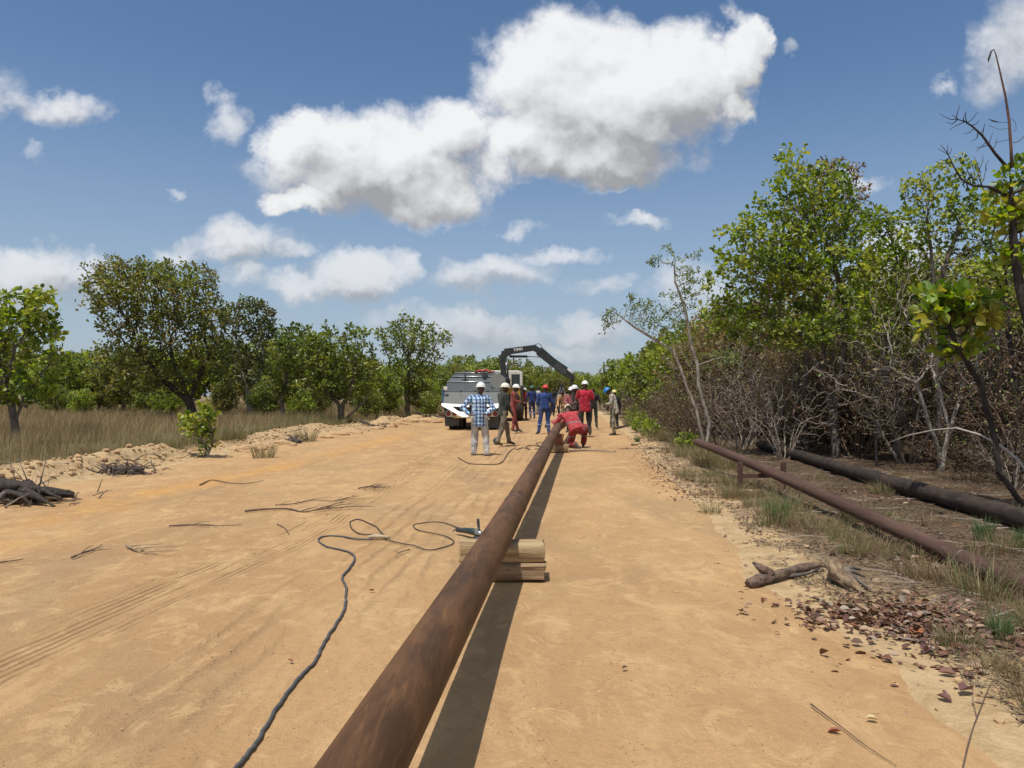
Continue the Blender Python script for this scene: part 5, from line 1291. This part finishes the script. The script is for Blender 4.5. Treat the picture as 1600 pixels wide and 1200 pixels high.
        mb.addm(V, [(i*n+q, i*n+(q+1) % n, (i+1)*n+(q+1) % n, (i+1)*n+q) for i in range(3) for q in range(n)])
        mb.build('brim', hm, shell, True)
    else:
        mb = MB(); mb.ell(hp(0, -.02, .045), (.083*k, .098*k, .088*k), Hd); mb.build('hair', hair_m, t, True)
    for s_ in (-1, 1): MB().ell(hp(.030*s_, .081, .012), (.012*k, .008*k, .007*k), Hd, 1).build('eye', mat('eye_white', (.75, .73, .68)), t, True)
    return t, J, k, T, hp
def disp(me, amp, fr):
    n = len(me.vertices); co = np.zeros(n*3, np.float32); me.vertices.foreach_get('co', co); co = co.reshape(-1, 3); no = np.zeros(n*3, np.float32); me.vertices.foreach_get('normal', no); no = no.reshape(-1, 3)
    w = fbm(co[:, 0]*fr+co[:, 1]*fr*.7, co[:, 2]*fr*.8+co[:, 1]*fr*.5, 5, 3)-.45
    co = co+no*(w*amp*3)[:, None]; me.vertices.foreach_set('co', co.astype(np.float32).ravel()); me.update()
def stand(px, pyfeet, d=None):
    if d is None: g_ = G(px, pyfeet); return (g_.x, g_.y, hr(g_.x, g_.y))
    X = (px-800)*d/F; return (X, d, HC-(pyfeet-HZ)*d/F)
W_ = helmet_mat('white_helmet', (.80, .80, .78)); W2 = helmet_mat('cream_helmet', (.78, .76, .62)); RH = helmet_mat('red_helmet', (.62, .045, .04)); BH = helmet_mat('blue_helmet', (.03, .20, .50)); YH = helmet_mat('yellow_helmet', (.70, .62, .25)); TH = helmet_mat('teal_helmet', (.03, .12, .12))
jeans_l = cloth_mat('pale_jeans', (.56, .55, .52), (.33, .32, .31), 7); khaki = cloth_mat('khaki_cloth', (.20, .17, .125), (.11, .095, .07), 7); blackc = cloth_mat('black_cloth', (.022, .024, .028), (.012, .012, .014))
olive = cloth_mat('dark_olive_cloth', (.040, .046, .038), (.020, .023, .020)); redt = cloth_mat('crimson_cloth', (.50, .025, .05), (.30, .012, .03), 9)
blueov = cloth_mat('blue_coverall', (.030, .070, .24), (.016, .036, .13), 7, stripes=[((0, 0, 1), .36, .02)], stripe_col=(.32, .33, .40)); navyov = cloth_mat('navy_coverall', (.018, .045, .17), (.01, .022, .09), 7, stripes=[((0, 0, 1), .33, .022)], stripe_col=(.35, .35, .38))
redov = cloth_mat('red_coverall', (.34, .085, .07), (.17, .035, .03), 8)
hip_l = dict(ell=(-.36, -.10, 1.20), wrl=(-.19, -.12, 1.03), hdl=(-.11, -.15, 1.0))
# 1 man in the checked shirt
person('man in blue checked shirt and pale jeans, hands at his waist, seen from behind', stand(749, 716, 17.35), math.radians(-6),
  dict(top=plaid_mat(), legs=jeans_l, helmet=W_, boots=shoe_m, hem=.42, fat=1.10, legw=1.16,
       j=dict(ell=(-.37, -.06, 1.17), wrl=(-.20, -.15, 1.02), hdl=(-.12, -.17, 1.0), elr=(.32, .0, 1.15), wrr=(.17, -.14, 1.04), hdr=(.08, -.17, 1.03), anl=(-.12, -.03, .09), anr=(.17, -.03, .09), tol=(-.20, .10, .03), tor=(.27, .09, .03), knl=(-.11, .05, .50), knr=(.14, .03, .50), head=(.03, .02, 1.61))), 1.74, .010)
# 2 man in dark top walking to the right
person('man in dark olive shirt, khaki trousers and cream helmet, side-on with legs apart', stand(786, 696, 20.4), math.radians(-62),
  dict(top=olive, legs=khaki, helmet=W2, boots=shoe_m, hem=.25, fat=1.05,
       j=dict(anl=(-.12, .26, .09), tol=(-.12, .42, .03), knl=(-.10, .18, .52), anr=(.12, -.25, .10), tor=(.12, -.10, .03), knr=(.10, -.08, .50), ell=(-.22, .04, 1.13), wrl=(-.10, .22, 1.0), elr=(.23, .02, 1.12), wrr=(.16, .17, .93), head=(0, .07, 1.59), hfwd=(0, 1, -.35), chest=(0, .02, 1.27))), 1.70, .011)
# 3 man in red coverall behind him
person('man in a faded red coverall and white helmet, half hidden behind the dark-shirted man', stand(803, 675, 26.5), math.radians(-100),
  dict(top=redov, topname='coverall_top', legs=redov, helmet=W_, boots=shoe_b, hem=.1, fat=1.02, j=dict(ell=(-.20, .10, 1.13), wrl=(-.14, .30, 1.08), elr=(.20, .06, 1.13), wrr=(.14, .28, 1.10), anl=(-.1, .12, .09), tol=(-.1, .27, .03), hfwd=(0, 1, -.5), head=(0, .08, 1.58))), 1.70, .013)
# 4 man reaching at the loader
person('small figure in a red shirt and white helmet by the yellow crane truck door', stand(819, 656, 41.8), math.radians(-40),
  dict(top=redt, legs=blackc, helmet=W_, boots=shoe_b, hem=.15, j=dict(elr=(.28, .12, 1.2), wrr=(.25, .32, 1.3))), 1.78, .015)
# 5 navy coverall far
person('man in a navy coverall and dark teal helmet walking away beyond the crane truck wheel', stand(831, 655, 38), math.radians(20),
  dict(top=navyov, topname='coverall_top', legs=navyov, helmet=TH, boots=shoe_b, hem=.1, j=dict(anl=(-.08, -.08, .1), knl=(-.08, .06, .5), tol=(-.08, .08, .04), ell=(-.27, .03, 1.14), wrl=(-.30, .1, .9))), 1.68, .015)
# 6 white shirt far
person('far bareheaded man in a white shirt just right of the navy coverall', stand(841, 648, 45), math.radians(60),
  dict(top=cloth_mat('white_cloth', (.66, .66, .64), (.5, .5, .5)), legs=cloth_mat('grey_green_cloth', (.24, .27, .25), (.16, .18, .17)), boots=shoe_b, sleeve='short', hem=.2), 1.70, .015)
# 7 blue coverall, red helmet
person('man in a blue coverall and red helmet, seen from behind left of the pipe end', stand(851, 679, 26.0), math.radians(4),
  dict(top=blueov, topname='coverall_top', legs=blueov, helmet=RH, boots=shoe_b, hem=.1, fat=1.08, legw=1.08, j=dict(anl=(-.20, -.02, .09), anr=(.13, -.06, .09), tol=(-.27, .10, .03), knl=(-.15, .02, .5), ell=(-.25, .02, 1.14), wrl=(-.17, .18, 1.02), elr=(.27, .0, 1.13), wrr=(.29, .09, .88), head=(.03, .04, 1.60))), 1.72, .012)
# 8 dark figure
person('dark-clothed man with a brown face seen past the red-helmeted man', stand(869, 651, 42), math.radians(200),
  dict(top=blackc, legs=cloth_mat('dark_navy_cloth', (.03, .035, .05), (.015, .02, .03)), boots=shoe_b, hem=.15, j=dict(anl=(-.2, 0, .09), anr=(.16, 0, .09))), 1.70, .015)
person('dark-clothed person turned away beside the tripod hoist', stand(876, 650, 45), math.radians(30),
  dict(top=olive, legs=blackc, boots=shoe_b, hem=.15, sleeve='short'), 1.72, .015)
# 9 man in tan and orange work clothes
tan = cloth_mat('tan_orange_cloth', (.50, .36, .22), (.48, .20, .08), 11)
person('man in tan and orange work clothes bending over the pipe joint behind the kneeling man', stand(883, 668, 30), math.radians(150),
  dict(top=tan, legs=cloth_mat('sand_cloth', (.44, .33, .22), (.30, .22, .14)), boots=shoe_b, hem=.15, j=dict(chest=(0, .10, 1.22), neck=(0, .20, 1.37), head=(0, .28, 1.47), shl=(-.18, .17, 1.33), shr=(.18, .17, 1.33), ell=(-.2, .28, 1.06), elr=(.2, .28, 1.06), wrl=(-.1, .45, .9), wrr=(.1, .45, .9))), 1.66, .014)
# 10, 11 white helmets
person('man in red and grey shirt and white helmet between the tripod and the crimson-shirted man', stand(893, 676, 27.2), math.radians(160),
  dict(top=cloth_mat('red_grey_cloth', (.42, .06, .07), (.22, .17, .17), 13), legs=blackc, helmet=W_, boots=shoe_b, hem=.15, j=dict(ell=(-.2, .14, 1.15), wrl=(-.05, .28, 1.05), elr=(.2, .14, 1.15), wrr=(.05, .28, 1.08))), 1.66, .013)
person('man in brown shirt and white helmet looking down beside the crimson shirt', stand(901, 679, 26.2), math.radians(120),
  dict(top=cloth_mat('dark_brown_cloth', (.13, .085, .075), (.06, .04, .038), 9), legs=blackc, helmet=W_, boots=shoe_b, hem=.15, j=dict(head=(0, .09, 1.58), hfwd=(0, 1, -.6), ell=(-.2, .12, 1.15), wrl=(-.12, .32, 1.05))), 1.74, .013)
# 12 crimson shirt
person('tall man in crimson T-shirt and black trousers, standing right of the kneeling man', stand(914, 680.5, 24.3), math.radians(-3),
  dict(top=redt, legs=blackc, helmet=W_, boots=shoe_b, sleeve='short', hem=.34, fat=1.14, legw=1.05, j=dict(neck=(0, -.005, 1.47), anl=(-.11, .12, .09), tol=(-.12, .26, .03), anr=(.15, -.04, .09), ell=(-.26, .05, 1.15), wrl=(-.20, .24, 1.05), elr=(.26, .0, 1.14), wrr=(.28, .10, .90), head=(.0, .02, 1.61))), 1.76, .012)
# 13 hidden man right behind him
person('man in dark green trousers mostly hidden behind the tall crimson-shirted man', stand(927, 669, 29.5), math.radians(-10),
  dict(top=blackc, legs=cloth_mat('green_cloth', (.035, .055, .045), (.02, .03, .026)), boots=shoe_b, sleeve='short', hem=.2, j=dict(elr=(.27, .0, 1.12), wrr=(.27, .10, .88))), 1.60, .014)
# 15 blue helmet, looking down
person('man in off-white jacket and camouflage trousers, head bowed under a blue helmet', stand(959, 681, 25.3), math.radians(82),
  dict(top=cloth_mat('offwhite_cloth', (.52, .49, .40), (.34, .31, .24), 8), legs=camo_mat(), helmet=BH, boots=shoe_b, hem=.36, fat=1.02,
       j=dict(pelvis=(0, -.02, .96), chest=(0, .03, 1.26), neck=(0, .10, 1.43), shl=(-.18, .06, 1.38), shr=(.18, .06, 1.38), head=(0, .20, 1.53), hfwd=(0, .75, -.75), hup=(0, .75, .75), ell=(-.21, .09, 1.13), wrl=(-.10, .28, 1.10), elr=(.21, .09, 1.13), wrr=(.08, .26, 1.04), hdl=(-.05, .33, 1.03), hdr=(.02, .33, 1.0))), 1.70, .012)
# 16 yellow helmet behind
person('person in a yellow helmet standing behind the blue-helmeted man, almost hidden', stand(960, 672, 31), math.radians(10),
  dict(top=blackc, legs=blackc, helmet=YH, boots=shoe_b, hem=.15), 1.66, .015)
# 14 kneeling man at the pipe end
pink = cloth_mat('rose_red_cloth', (.50, .060, .075), (.36, .038, .045), 7, stripes=[((-.12, .42, .90), .66, .022)], stripe_col=(.23, .17, .17))
kred = cloth_mat('deep_red_trousers', (.33, .028, .028), (.19, .018, .016), 7, stripes=[((0, 0, 1), .30, .022)], stripe_col=(.16, .14, .16))
kx, ky, kz = stand(901, 701.5)
t, J, k, T, hp = person('man in a red coverall kneeling on one knee and leaning over the pipe end', (kx, ky, kz), math.radians(6),
  dict(top=pink, topname='coverall_top', legs=kred, helmet=None, boots=shoe_m, hem=.05, fat=1.22, legw=1.22, sleeve='long',
    j=dict(pelvis=(.02, .08, .47), chest=(-.08, .26, .74), neck=(-.16, .36, .90), head=(-.14, .47, .98), hup=(.05, .70, .70), hfwd=(-.1, .70, -.70), facing=(-.15, .75, -.55),
      shl=(-.33, .30, .82), shr=(.06, .36, .88), ell=(-.46, .34, .62), wrl=(-.50, .55, .66), elr=(.04, .52, .66), wrr=(-.28, .62, .66), hdl=(-.46, .63, .66), hdr=(-.36, .65, .68),
      hil=(-.07, .08, .45), knl=(-.09, .38, .09), anl=(-.02, .00, .10), tol=(.06, -.08, .02), hir=(.12, .08, .46), knr=(.30, .42, .52), anr=(.24, .40, .09), tor=(.27, .56, .03))), 1.80, .010)
cm = mat('cream_cap', (.74, .60, .42), (.62, .48, .33), 10, .8)
mb = MB(); mb.ell(hp(0, -.012, .052), (.090*k, .106*k, .085*k), frame((.05, .70, .70), (-.1, .70, -.70))); mb.ell(hp(0, .10, .03), (.07*k, .06*k, .010*k), frame((.05, .70, .70), (-.1, .70, -.70))); mb.build('cap', cm, t, True)
MB().tube([(-.50, .54, .66), (-.40, .58, .68)], [.035, .03], 10).ell((-.47, .60, .67), (.06, .05, .05), None, 2).build('glove', mat('dark_glove', (.06, .055, .03), (.035, .03, .02), 20), t, True)

# ------------------------------------------------------------------ vehicles
grey_d = mat('grey_steel', (.065, .073, .073), (.042, .048, .048), 5, .55, .1, .15, .004); grey_l = mat('light_grey_steel', (.095, .105, .103), (.078, .086, .085), 5, .5, .1, .1, .003)
whitep = mat('worn_white_paint', (.74, .74, .71), (.62, .60, .55), 6, .45, bmp=.08, bd=.002); blackp = mat('black_paint', (.018, .020, .022), (.04, .04, .04), 10, .5); tyre_m = mat('tyre_rubber', (.03, .028, .026), (.065, .052, .04), 8, .85, bmp=.3, bd=.006)
redl = mat('red_lens', (.30, .012, .018), (.20, .008, .012), 20, .25, bmp=.05, bd=.001); flap_m = mat('dusty_flap', (.085, .085, .078), (.055, .055, .052), 6, .8); yel = mat('yellow_paint', (.56, .34, .05), (.44, .26, .04), 5, .5, bmp=.1, bd=.003)
glass = mat('dark_glass', (.03, .04, .04), (.05, .06, .055), 3, .12, bmp=0); redp = mat('red_paint', (.42, .03, .03), (.25, .02, .02), 10, .5); chrome = mat('scuffed_steel', (.55, .55, .53), (.4, .4, .38), 10, .35, .7, .1, .002)
def wheel(parent, x, y, r, w, name='wheel', hub=None):
    M = Matrix.Translation((x, y, r)) @ Matrix.Rotation(math.radians(90), 4, 'Y')
    p = MB().lathe([(r*.58, -w*.42), (r*.70, -w*.5), (r*.93, -w*.48), (r*.99, -w*.38), (r, 0), (r*.99, w*.38), (r*.93, w*.48), (r*.70, w*.5), (r*.58, w*.42)], 40, M, False)
    for q in range(36):                                          # tread lugs
        th = 2*math.pi*q/36
        for s_ in (-1, 1):
            Rm = M @ Matrix.Rotation(th+(.05 if s_ > 0 else 0), 4, 'Z'); c = Rm @ Vector((r*.995, 0, s_*w*.24)); p.box(c, (r*.035, r*.085, w*.40), Rm.to_3x3())
    o = p.build(name, tyre_m, parent, False)
    MB().lathe([(r*.10, -w*.30), (r*.30, -w*.30), (r*.42, -w*.18), (r*.56, -w*.40), (r*.60, -w*.40), (r*.60, w*.40), (r*.56, w*.40), (r*.42, w*.18), (r*.30, w*.30), (r*.10, w*.30)], 28, M, True).build('rim', hub or grey_d, o, False)
    return o
# --- truck 1: grey steel tail
D1 = 29.0; tx = (737.5-800)*D1/F
trk = thing('winch_truck', 'grey steel truck parked with its sloping tail and round red tail lights towards us', 'truck', (tx, D1, h1(tx, D1)+.02))
z0_ = trk.location.z
def lz(py, d): return HC-(py-HZ)*d/F-z0_
A, Bz, Cz, Dz, Ez = lz(632, 29.0), lz(612, 29.25), lz(597.5, 29.9), lz(590.5, 31.3), lz(584, 33.2)
def slab(y0, z0, w0, y1, z1, w1, th=.06):
    V = [(-w0, y0, z0), (w0, y0, z0), (w1, y1, z1), (-w1, y1, z1)]; V += [(x, y, z-th) for x, y, z in V]
    mb = MB(); mb.addm(V, [(0, 1, 2, 3), (7, 6, 5, 4), (0, 4, 5, 1), (1, 5, 6, 2), (2, 6, 7, 3), (3, 7, 4, 0)]); return mb
slab(0, A, 1.13, .25, Bz-.012, 1.13).build('tail_panel', grey_l, trk, bevel=.008)
slab(.27, Bz+.01, 1.12, .9, Cz-.01, 1.06).build('tail_panel', grey_d, trk, bevel=.008)
slab(.93, Cz+.02, 1.04, 2.25, Dz, 1.02).build('deck', grey_l, trk, bevel=.006); slab(2.28, Dz+.02, 1.0, 4.2, Ez, 1.0).build('deck', grey_d, trk, bevel=.006)
MB().box((0, .26, Bz), (2.28, .03, .03)).build('panel_rib', grey_l, trk); MB().tube([(-1.06, .90, Cz+.02), (1.06, .90, Cz+.02)], .030, 10).build('top_rail', chrome, trk, True); MB().tube([(-1.0, 2.27, Dz+.05), (1.0, 2.27, Dz+.05)], .028, 10).tube([(-1.0, 4.2, Ez+.04), (1.0, 4.2, Ez+.04)], .03, 10).build('top_rail', chrome, trk, True)
for x in (-.45, .12, .62): MB().box((x, .12, (A+Bz)/2+.14), (.02, .02, .05)).box((x, .26, Bz+.02), (.05, .05, .07)).build('latch', blackp, trk)
# side walls under the sloping tail
for s_ in (-1, 1):
    MB().prism([(.02, A-.12), (.27, Bz-.07), (.92, Cz-.07), (4.2, Ez-.06), (7.4, Ez-.06), (7.4, .75), (.4, .75)], s_*1.05-.03, s_*1.05+.03, 'x').build('side_wall', grey_d, trk)
MB().prism([(4.25, Ez), (7.4, Ez), (7.4, Ez-.08), (4.25, Ez-.08)], -1.02, 1.02, 'x').build('deck', grey_d, trk)
# black rear frame and white V-shaped bumper wings
MB().box((0, .25, .80), (2.20, .40, .34)).build('rear_frame', blackp, trk, bevel=.01)
MB().box((0, 3.8, .72), (.85, 7.2, .22)).build('chassis', blackp, trk)
for s_ in (-1, 1):
    pts = [(s_*1.19, lz(630, 28.9)), (s_*1.19, lz(633.5, 28.9)), (s_*.35, lz(651, 28.9)), (s_*.12, lz(651, 28.9)), (s_*.12, lz(645, 28.9)), (s_*.50, lz(642.5, 28.9)), (s_*.78, lz(635, 28.9)), (s_*.10, lz(636, 28.9)), (s_*.10, lz(632.5, 28.9))]
    if s_ > 0: pts = pts[::-1]
    wg = MB().prism(pts, -.08, -.03, 'y'); zb_ = lz(651, 28.9); wg.v = [(x, y-.50+(z-zb_)*.9, z) for x, y, z in wg.v]; wg.build('bumper_wing', whitep, trk)
    lp_ = MB(); cx = s_*.56; z_ = lz(646.5, 28.9)
    pr = []
    for q in range(24):
        th = 2*math.pi*q/24; pr.append((cx+(.36 if math.cos(th) > 0 else -.36)+.115*math.cos(th), z_+.115*math.sin(th)))
    lp_.prism(pr[::-1], -.135, -.10, 'y'); pl = lp_.build('light_plate', whitep, trk)
    for q in range(4):
        Ml = Matrix.Translation((cx-.36+.24*q, -.14, z_)) @ Matrix.Rotation(math.radians(90), 4, 'X')
        MB().lathe([(.092, 0), (.092, .015), (.078, .022)], 20, Ml).build('light_bezel', blackp, trk, True); MB().lathe([(.076, .01), (.070, .026), (.04, .036), (.005, .040)], 20, Ml).build('tail_light', redl, trk, True)
MB().prism([(-1.07, .13), (-.52, .16), (-.50, .60), (-1.09, .66)][::-1], .02, .04, 'y').build('mud_flap', flap_m, trk)
MB().prism([(.42, .06), (1.08, .08), (1.08, .60), (.42, .60)][::-1], .02, .04, 'y').build('mud_flap', flap_m, trk)
MB().box((-.30, -.12, .52), (.85, .10, .11)).build('step_bar', mat('pale_bar', (.55, .47, .30), (.40, .33, .2), 8), trk, bevel=.02)
MB().box((.55, -.05, .44), (.30, .06, .08)).build('tow_plate', whitep, trk)
for x in (-.83, -.50, .50, .83): wheel(trk, x, .75, .50, .27); wheel(trk, x, 2.0, .50, .27)
for x in (-.9, .9): wheel(trk, x, 6.4, .50, .28)
MB().tube([(-.8, .75, .5), (.8, .75, .5)], .07, 10).build('axle', blackp, trk, True)
# cab hidden ahead of the deck
cb = MB().prism([(5.9, .9), (5.9, Ez-.12), (7.3, Ez-.12), (7.9, 1.5), (8.1, 1.35), (8.15, .8)], -1.0, 1.0, 'x').build('cab', whitep, trk, bevel=.03)
MB().prism([(7.34, Ez-.18), (7.86, 1.56), (7.90, 1.58), (7.38, Ez-.16)], -.88, .88, 'x').build('windscreen', glass, cb)
# odds and ends on the deck
MB().box((-.35, 1.3, Cz+.20), (.06, .06, .36)).lathe([(.02, 0), (.16, .01), (.16, .03), (.02, .04)], 16, Matrix.Translation((-.35, 1.3, Cz+.10))).build('deck_post', blackp, trk, bevel=.01)
M_ = Matrix.Translation((.45, 1.6, Cz+.27)) @ Matrix.Rotation(math.radians(90), 4, 'X')
MB().lathe([(.05, -.06), (.13, -.05), (.13, .05), (.05, .06)], 20, M_).box((.45, 1.6, Cz+.12), (.05, .08, .22)).build('sheave', blackp, trk)
MB().tube([(1.0, .95, Cz), (1.03, .98, Cz+.28), (.98, 1.1, Cz+.36), (.7, 1.3, Cz+.36)], .022, 8).build('grab_rail', chrome, trk, True)
MB().tube([(-.05, 4.0, Ez+.06), (.15, 4.1, Ez+.15), (.30, 4.0, Ez+.10), (.42, 4.1, Ez+.18), (.55, 4.0, Ez+.07), (.8, 4.0, Ez+.09)], [.05, .06, .07, .06, .05, .03], 9).build('red_hose', redp, trk, True)
MB().tube([(-.55, 4.0, Ez+.06), (-.4, 4.05, Ez+.14), (-.2, 4.0, Ez+.10), (-.05, 4.0, Ez+.06)], [.02, .03, .03, .02], 8).build('hose', blackp, trk, True)
M_ = Matrix.Translation((1.00, .55, Cz+.02)) @ Matrix.Rotation(math.radians(80), 4, 'X')
MB().lathe([(.02, -.03), (.24, -.035), (.30, -.02), (.31, .03), (.28, .035), (.02, .03)], 28, M_).build('work_light_guard', mat('mesh_grey', (.20, .21, .19), (.10, .10, .09), 60, .7), trk)
MB().box((-1.17, .25, 1.30), (.08, .25, .60)).build('side_marker', mat('faded_blue', (.04, .12, .22), (.03, .07, .13), 6), trk, bevel=.01); MB().box((-1.05, .1, Bz+.13), (.14, .05, .14)).build('side_lamp', whitep, trk, bevel=.02)
# --- truck 2: crane carrier
D2 = 38.9; cx2 = (789-800)*D2/F
crn = thing('crane_truck', 'yellow and white crane truck with a folded black knuckle boom reaching over the men', 'truck', (cx2, D2, h1(cx2, D2)+.02)); z2 = crn.location.z
def c2(px, py, dd=0.0): p = PX(px, py, D2+dd); return Vector((p.x-cx2, dd, p.z-z2))
xl, xr = c2(763, 600).x, c2(817, 600).x; zt, zb = c2(0, 578).z, c2(0, 605).z
cab = MB().prism([(xl, zb), (xr, zb), (xr, zt-.12), (xr-.22, zt), (xl+.15, zt), (xl, zt-.1)][::-1], .9, 2.7, 'y').build('cab', whitep, crn, bevel=.04)
wa, wb = c2(800.5, 584), c2(811, 603)
MB().box(((wa.x+wb.x)/2, .905, (wa.z+wb.z)/2-.0), (abs(wb.x-wa.x)+.10, .03, abs(wa.z-wb.z)+.0)).build('window_frame', blackp, cab); MB().box(((wa.x+wb.x)/2, .888, (wa.z+wb.z)/2), (abs(wb.x-wa.x)-.02, .012, abs(wa.z-wb.z)-.12)).build('rear_window', glass, cab)
MB().box(((wa.x+wb.x)/2, .90, zb+.06), (1.05, .05, .10)).build('cab_sill', grey_l, cab)
yb = MB().box(((xl+xr)/2+.1, 1.9, (zb+.75)/2), (xr-xl-.15, 2.9, zb-.75)).build('body', yel, crn, bevel=.03)
M_ = Matrix.Translation((c2(803, 622).x, .44, c2(0, 622).z)) @ Matrix.Rotation(math.radians(90), 4, 'X'); MB().lathe([(.02, -.03), (.26, -.03), (.32, 0), (.26, .03), (.02, .03)], 24, M_).build('round_cover', blackp, crn)
MB().box((xr-.06, .5, (zb+.9)/2), (.14, .3, zb-.85)).build('body_edge', blackp, crn, bevel=.01); MB().box((0, 2.2, .72), (1.2, 5.4, .3)).build('chassis', blackp, crn)
for x in (c2(811, 0).x, xl+.12):
    for y in (1.0, 4.2): wheel(crn, x, y, .66, .48, hub=yel)
MB().prism([(3.4, .9), (3.4, 1.55), (5.3, 1.5), (5.5, 1.3), (5.5, .9)], -.8, .8, 'x').build('engine_hood', yel, crn, bevel=.04)
blk = mat('crane_black', (.020, .024, .024), (.035, .038, .036), 6, .42, bmp=.1, bd=.003)
def beam(a, b, wa_, wb_, th, m, name, par=crn):
    a, b = Vector(a), Vector(b); d = (b-a).normalized(); n = Vector((-d.z, 0, d.x))
    V = [a+n*wa_/2, a-n*wa_/2, b-n*wb_/2, b+n*wb_/2]; V = [v+Vector((0, s_*th/2, 0)) for s_ in (-1, 1) for v in V]
    return MB().addm(V, [(3, 2, 1, 0), (4, 5, 6, 7), (0, 1, 5, 4), (1, 2, 6, 5), (2, 3, 7, 6), (3, 0, 4, 7)]).build(name, m, par, bevel=.02)
px2 = lambda n: n*D2/F
MB().lathe([(.34, 0), (.34, .35), (.26, .5), (.24, .7)], 20, Matrix.Translation((c2(787.5, 0).x, 0, c2(0, 604).z))).build('crane_base', blk, crn)
beam(c2(787.5, 600), c2(785.5, 558), px2(9), px2(9), .32, blk, 'mast'); beam(c2(785, 564), c2(789, 549), px2(9), px2(10), .34, blk, 'mast_head')
beam(c2(782, 559), c2(795, 549), px2(6), px2(13), .33, blk, 'mast_head'); main = beam(c2(788, 550), c2(838, 543), px2(10), px2(9), .27, blk, 'main_boom')
beam(c2(834, 543), c2(846, 551), px2(9), px2(9), .30, blk, 'elbow'); beam(c2(842, 548), c2(884, 583), px2(14), px2(11), .26, blk, 'outer_boom')
beam(c2(846, 547.5), c2(890, 578), px2(3), px2(3), .10, blk, 'extension_cylinder'); beam(c2(849, 549), c2(869, 563), px2(1.0), px2(1.0), .13, chrome, 'cylinder_rod')
beam(c2(868, 570), c2(884, 584), px2(10), px2(7), .275, grey_d, 'boom_sleeve'); beam(c2(887, 576), c2(894, 584), px2(4), px2(3), .15, whitep, 'boom_tip_plate')
beam(c2(882, 582), c2(896, 590), px2(11), px2(8), .24, blk, 'boom_tip'); beam(c2(895, 588), c2(892, 601), px2(5), px2(3), .12, blk, 'hook_link')
MB().tube([c2(796, 557), c2(824, 557)], px2(1.9), 12).build('lift_cylinder', blk, crn, True); MB().tube([c2(824, 557), c2(845, 558)], px2(.8), 10).build('lift_rod', chrome, crn, True)
MB().tube([c2(793.5, 598, -.1), c2(793, 562, -.1)], px2(1.5), 10).build('slew_cylinder', blk, crn, True); MB().tube([c2(790.5, 590, -.1), c2(791.0, 566, -.1)], px2(.6), 8).build('hose', chrome, crn, True)
MB().tube([c2(829, 542), c2(835, 539), c2(841, 537), c2(844.5, 538), c2(845.5, 541), c2(845, 545)], px2(.55), 8).build('hydraulic_hose', blk, crn, True)
txt = bpy.data.curves.new('boom_text', 'FONT'); txt.body = 'TIMH'; txt.size = px2(5.6); txt.extrude = .004; txt.align_x = 'CENTER'; txt.align_y = 'CENTER'; txt.offset = .008; txt.space_character = 1.12
to = bpy.data.objects.new('boom_lettering', txt); C.objects.link(to); dg = bpy.context.evaluated_depsgraph_get(); dg.update(); tm_ = bpy.data.meshes.new_from_object(to.evaluated_get(dg)); bpy.data.objects.remove(to)
lt = bpy.data.objects.new('boom_lettering', tm_); C.objects.link(lt); lt.parent = crn; tm_.materials.clear(); tm_.materials.append(whitep)
pl_ = c2(809.5, 546.5); lt.location = (pl_.x, -.142, pl_.z); lt.rotation_euler = (math.radians(90), -math.radians(math.degrees(math.atan2(7, 50))), 0)
# --- tripod hoist over the joint
tr = PX(878, 602, 31.5); tri = thing('tripod_hoist', 'black pipe tripod with a chain standing over the pipe behind the kneeling man', 'tripod', (tr.x, tr.y, h1(tr.x, tr.y)+.02)); tz = tr.z-tri.location.z
for a in ((-.72, -.2), (.62, -.35), (.10, .9)): MB().tube([(0, 0, tz), (a[0], a[1], 0)], .042, 10).build('leg', blackp, tri, True)
MB().box((0, 0, tz), (.14, .12, .12)).build('head_plate', blackp, tri, bevel=.01); MB().tube([(0, 0, tz-.05), (.01, 0, .9)], .018, 8).tube([(.01, 0, .95), (.06, 0, .85), (.01, 0, .78), (-.03, 0, .82)], .022, 8).build('chain_hook', blackp, tri, True)
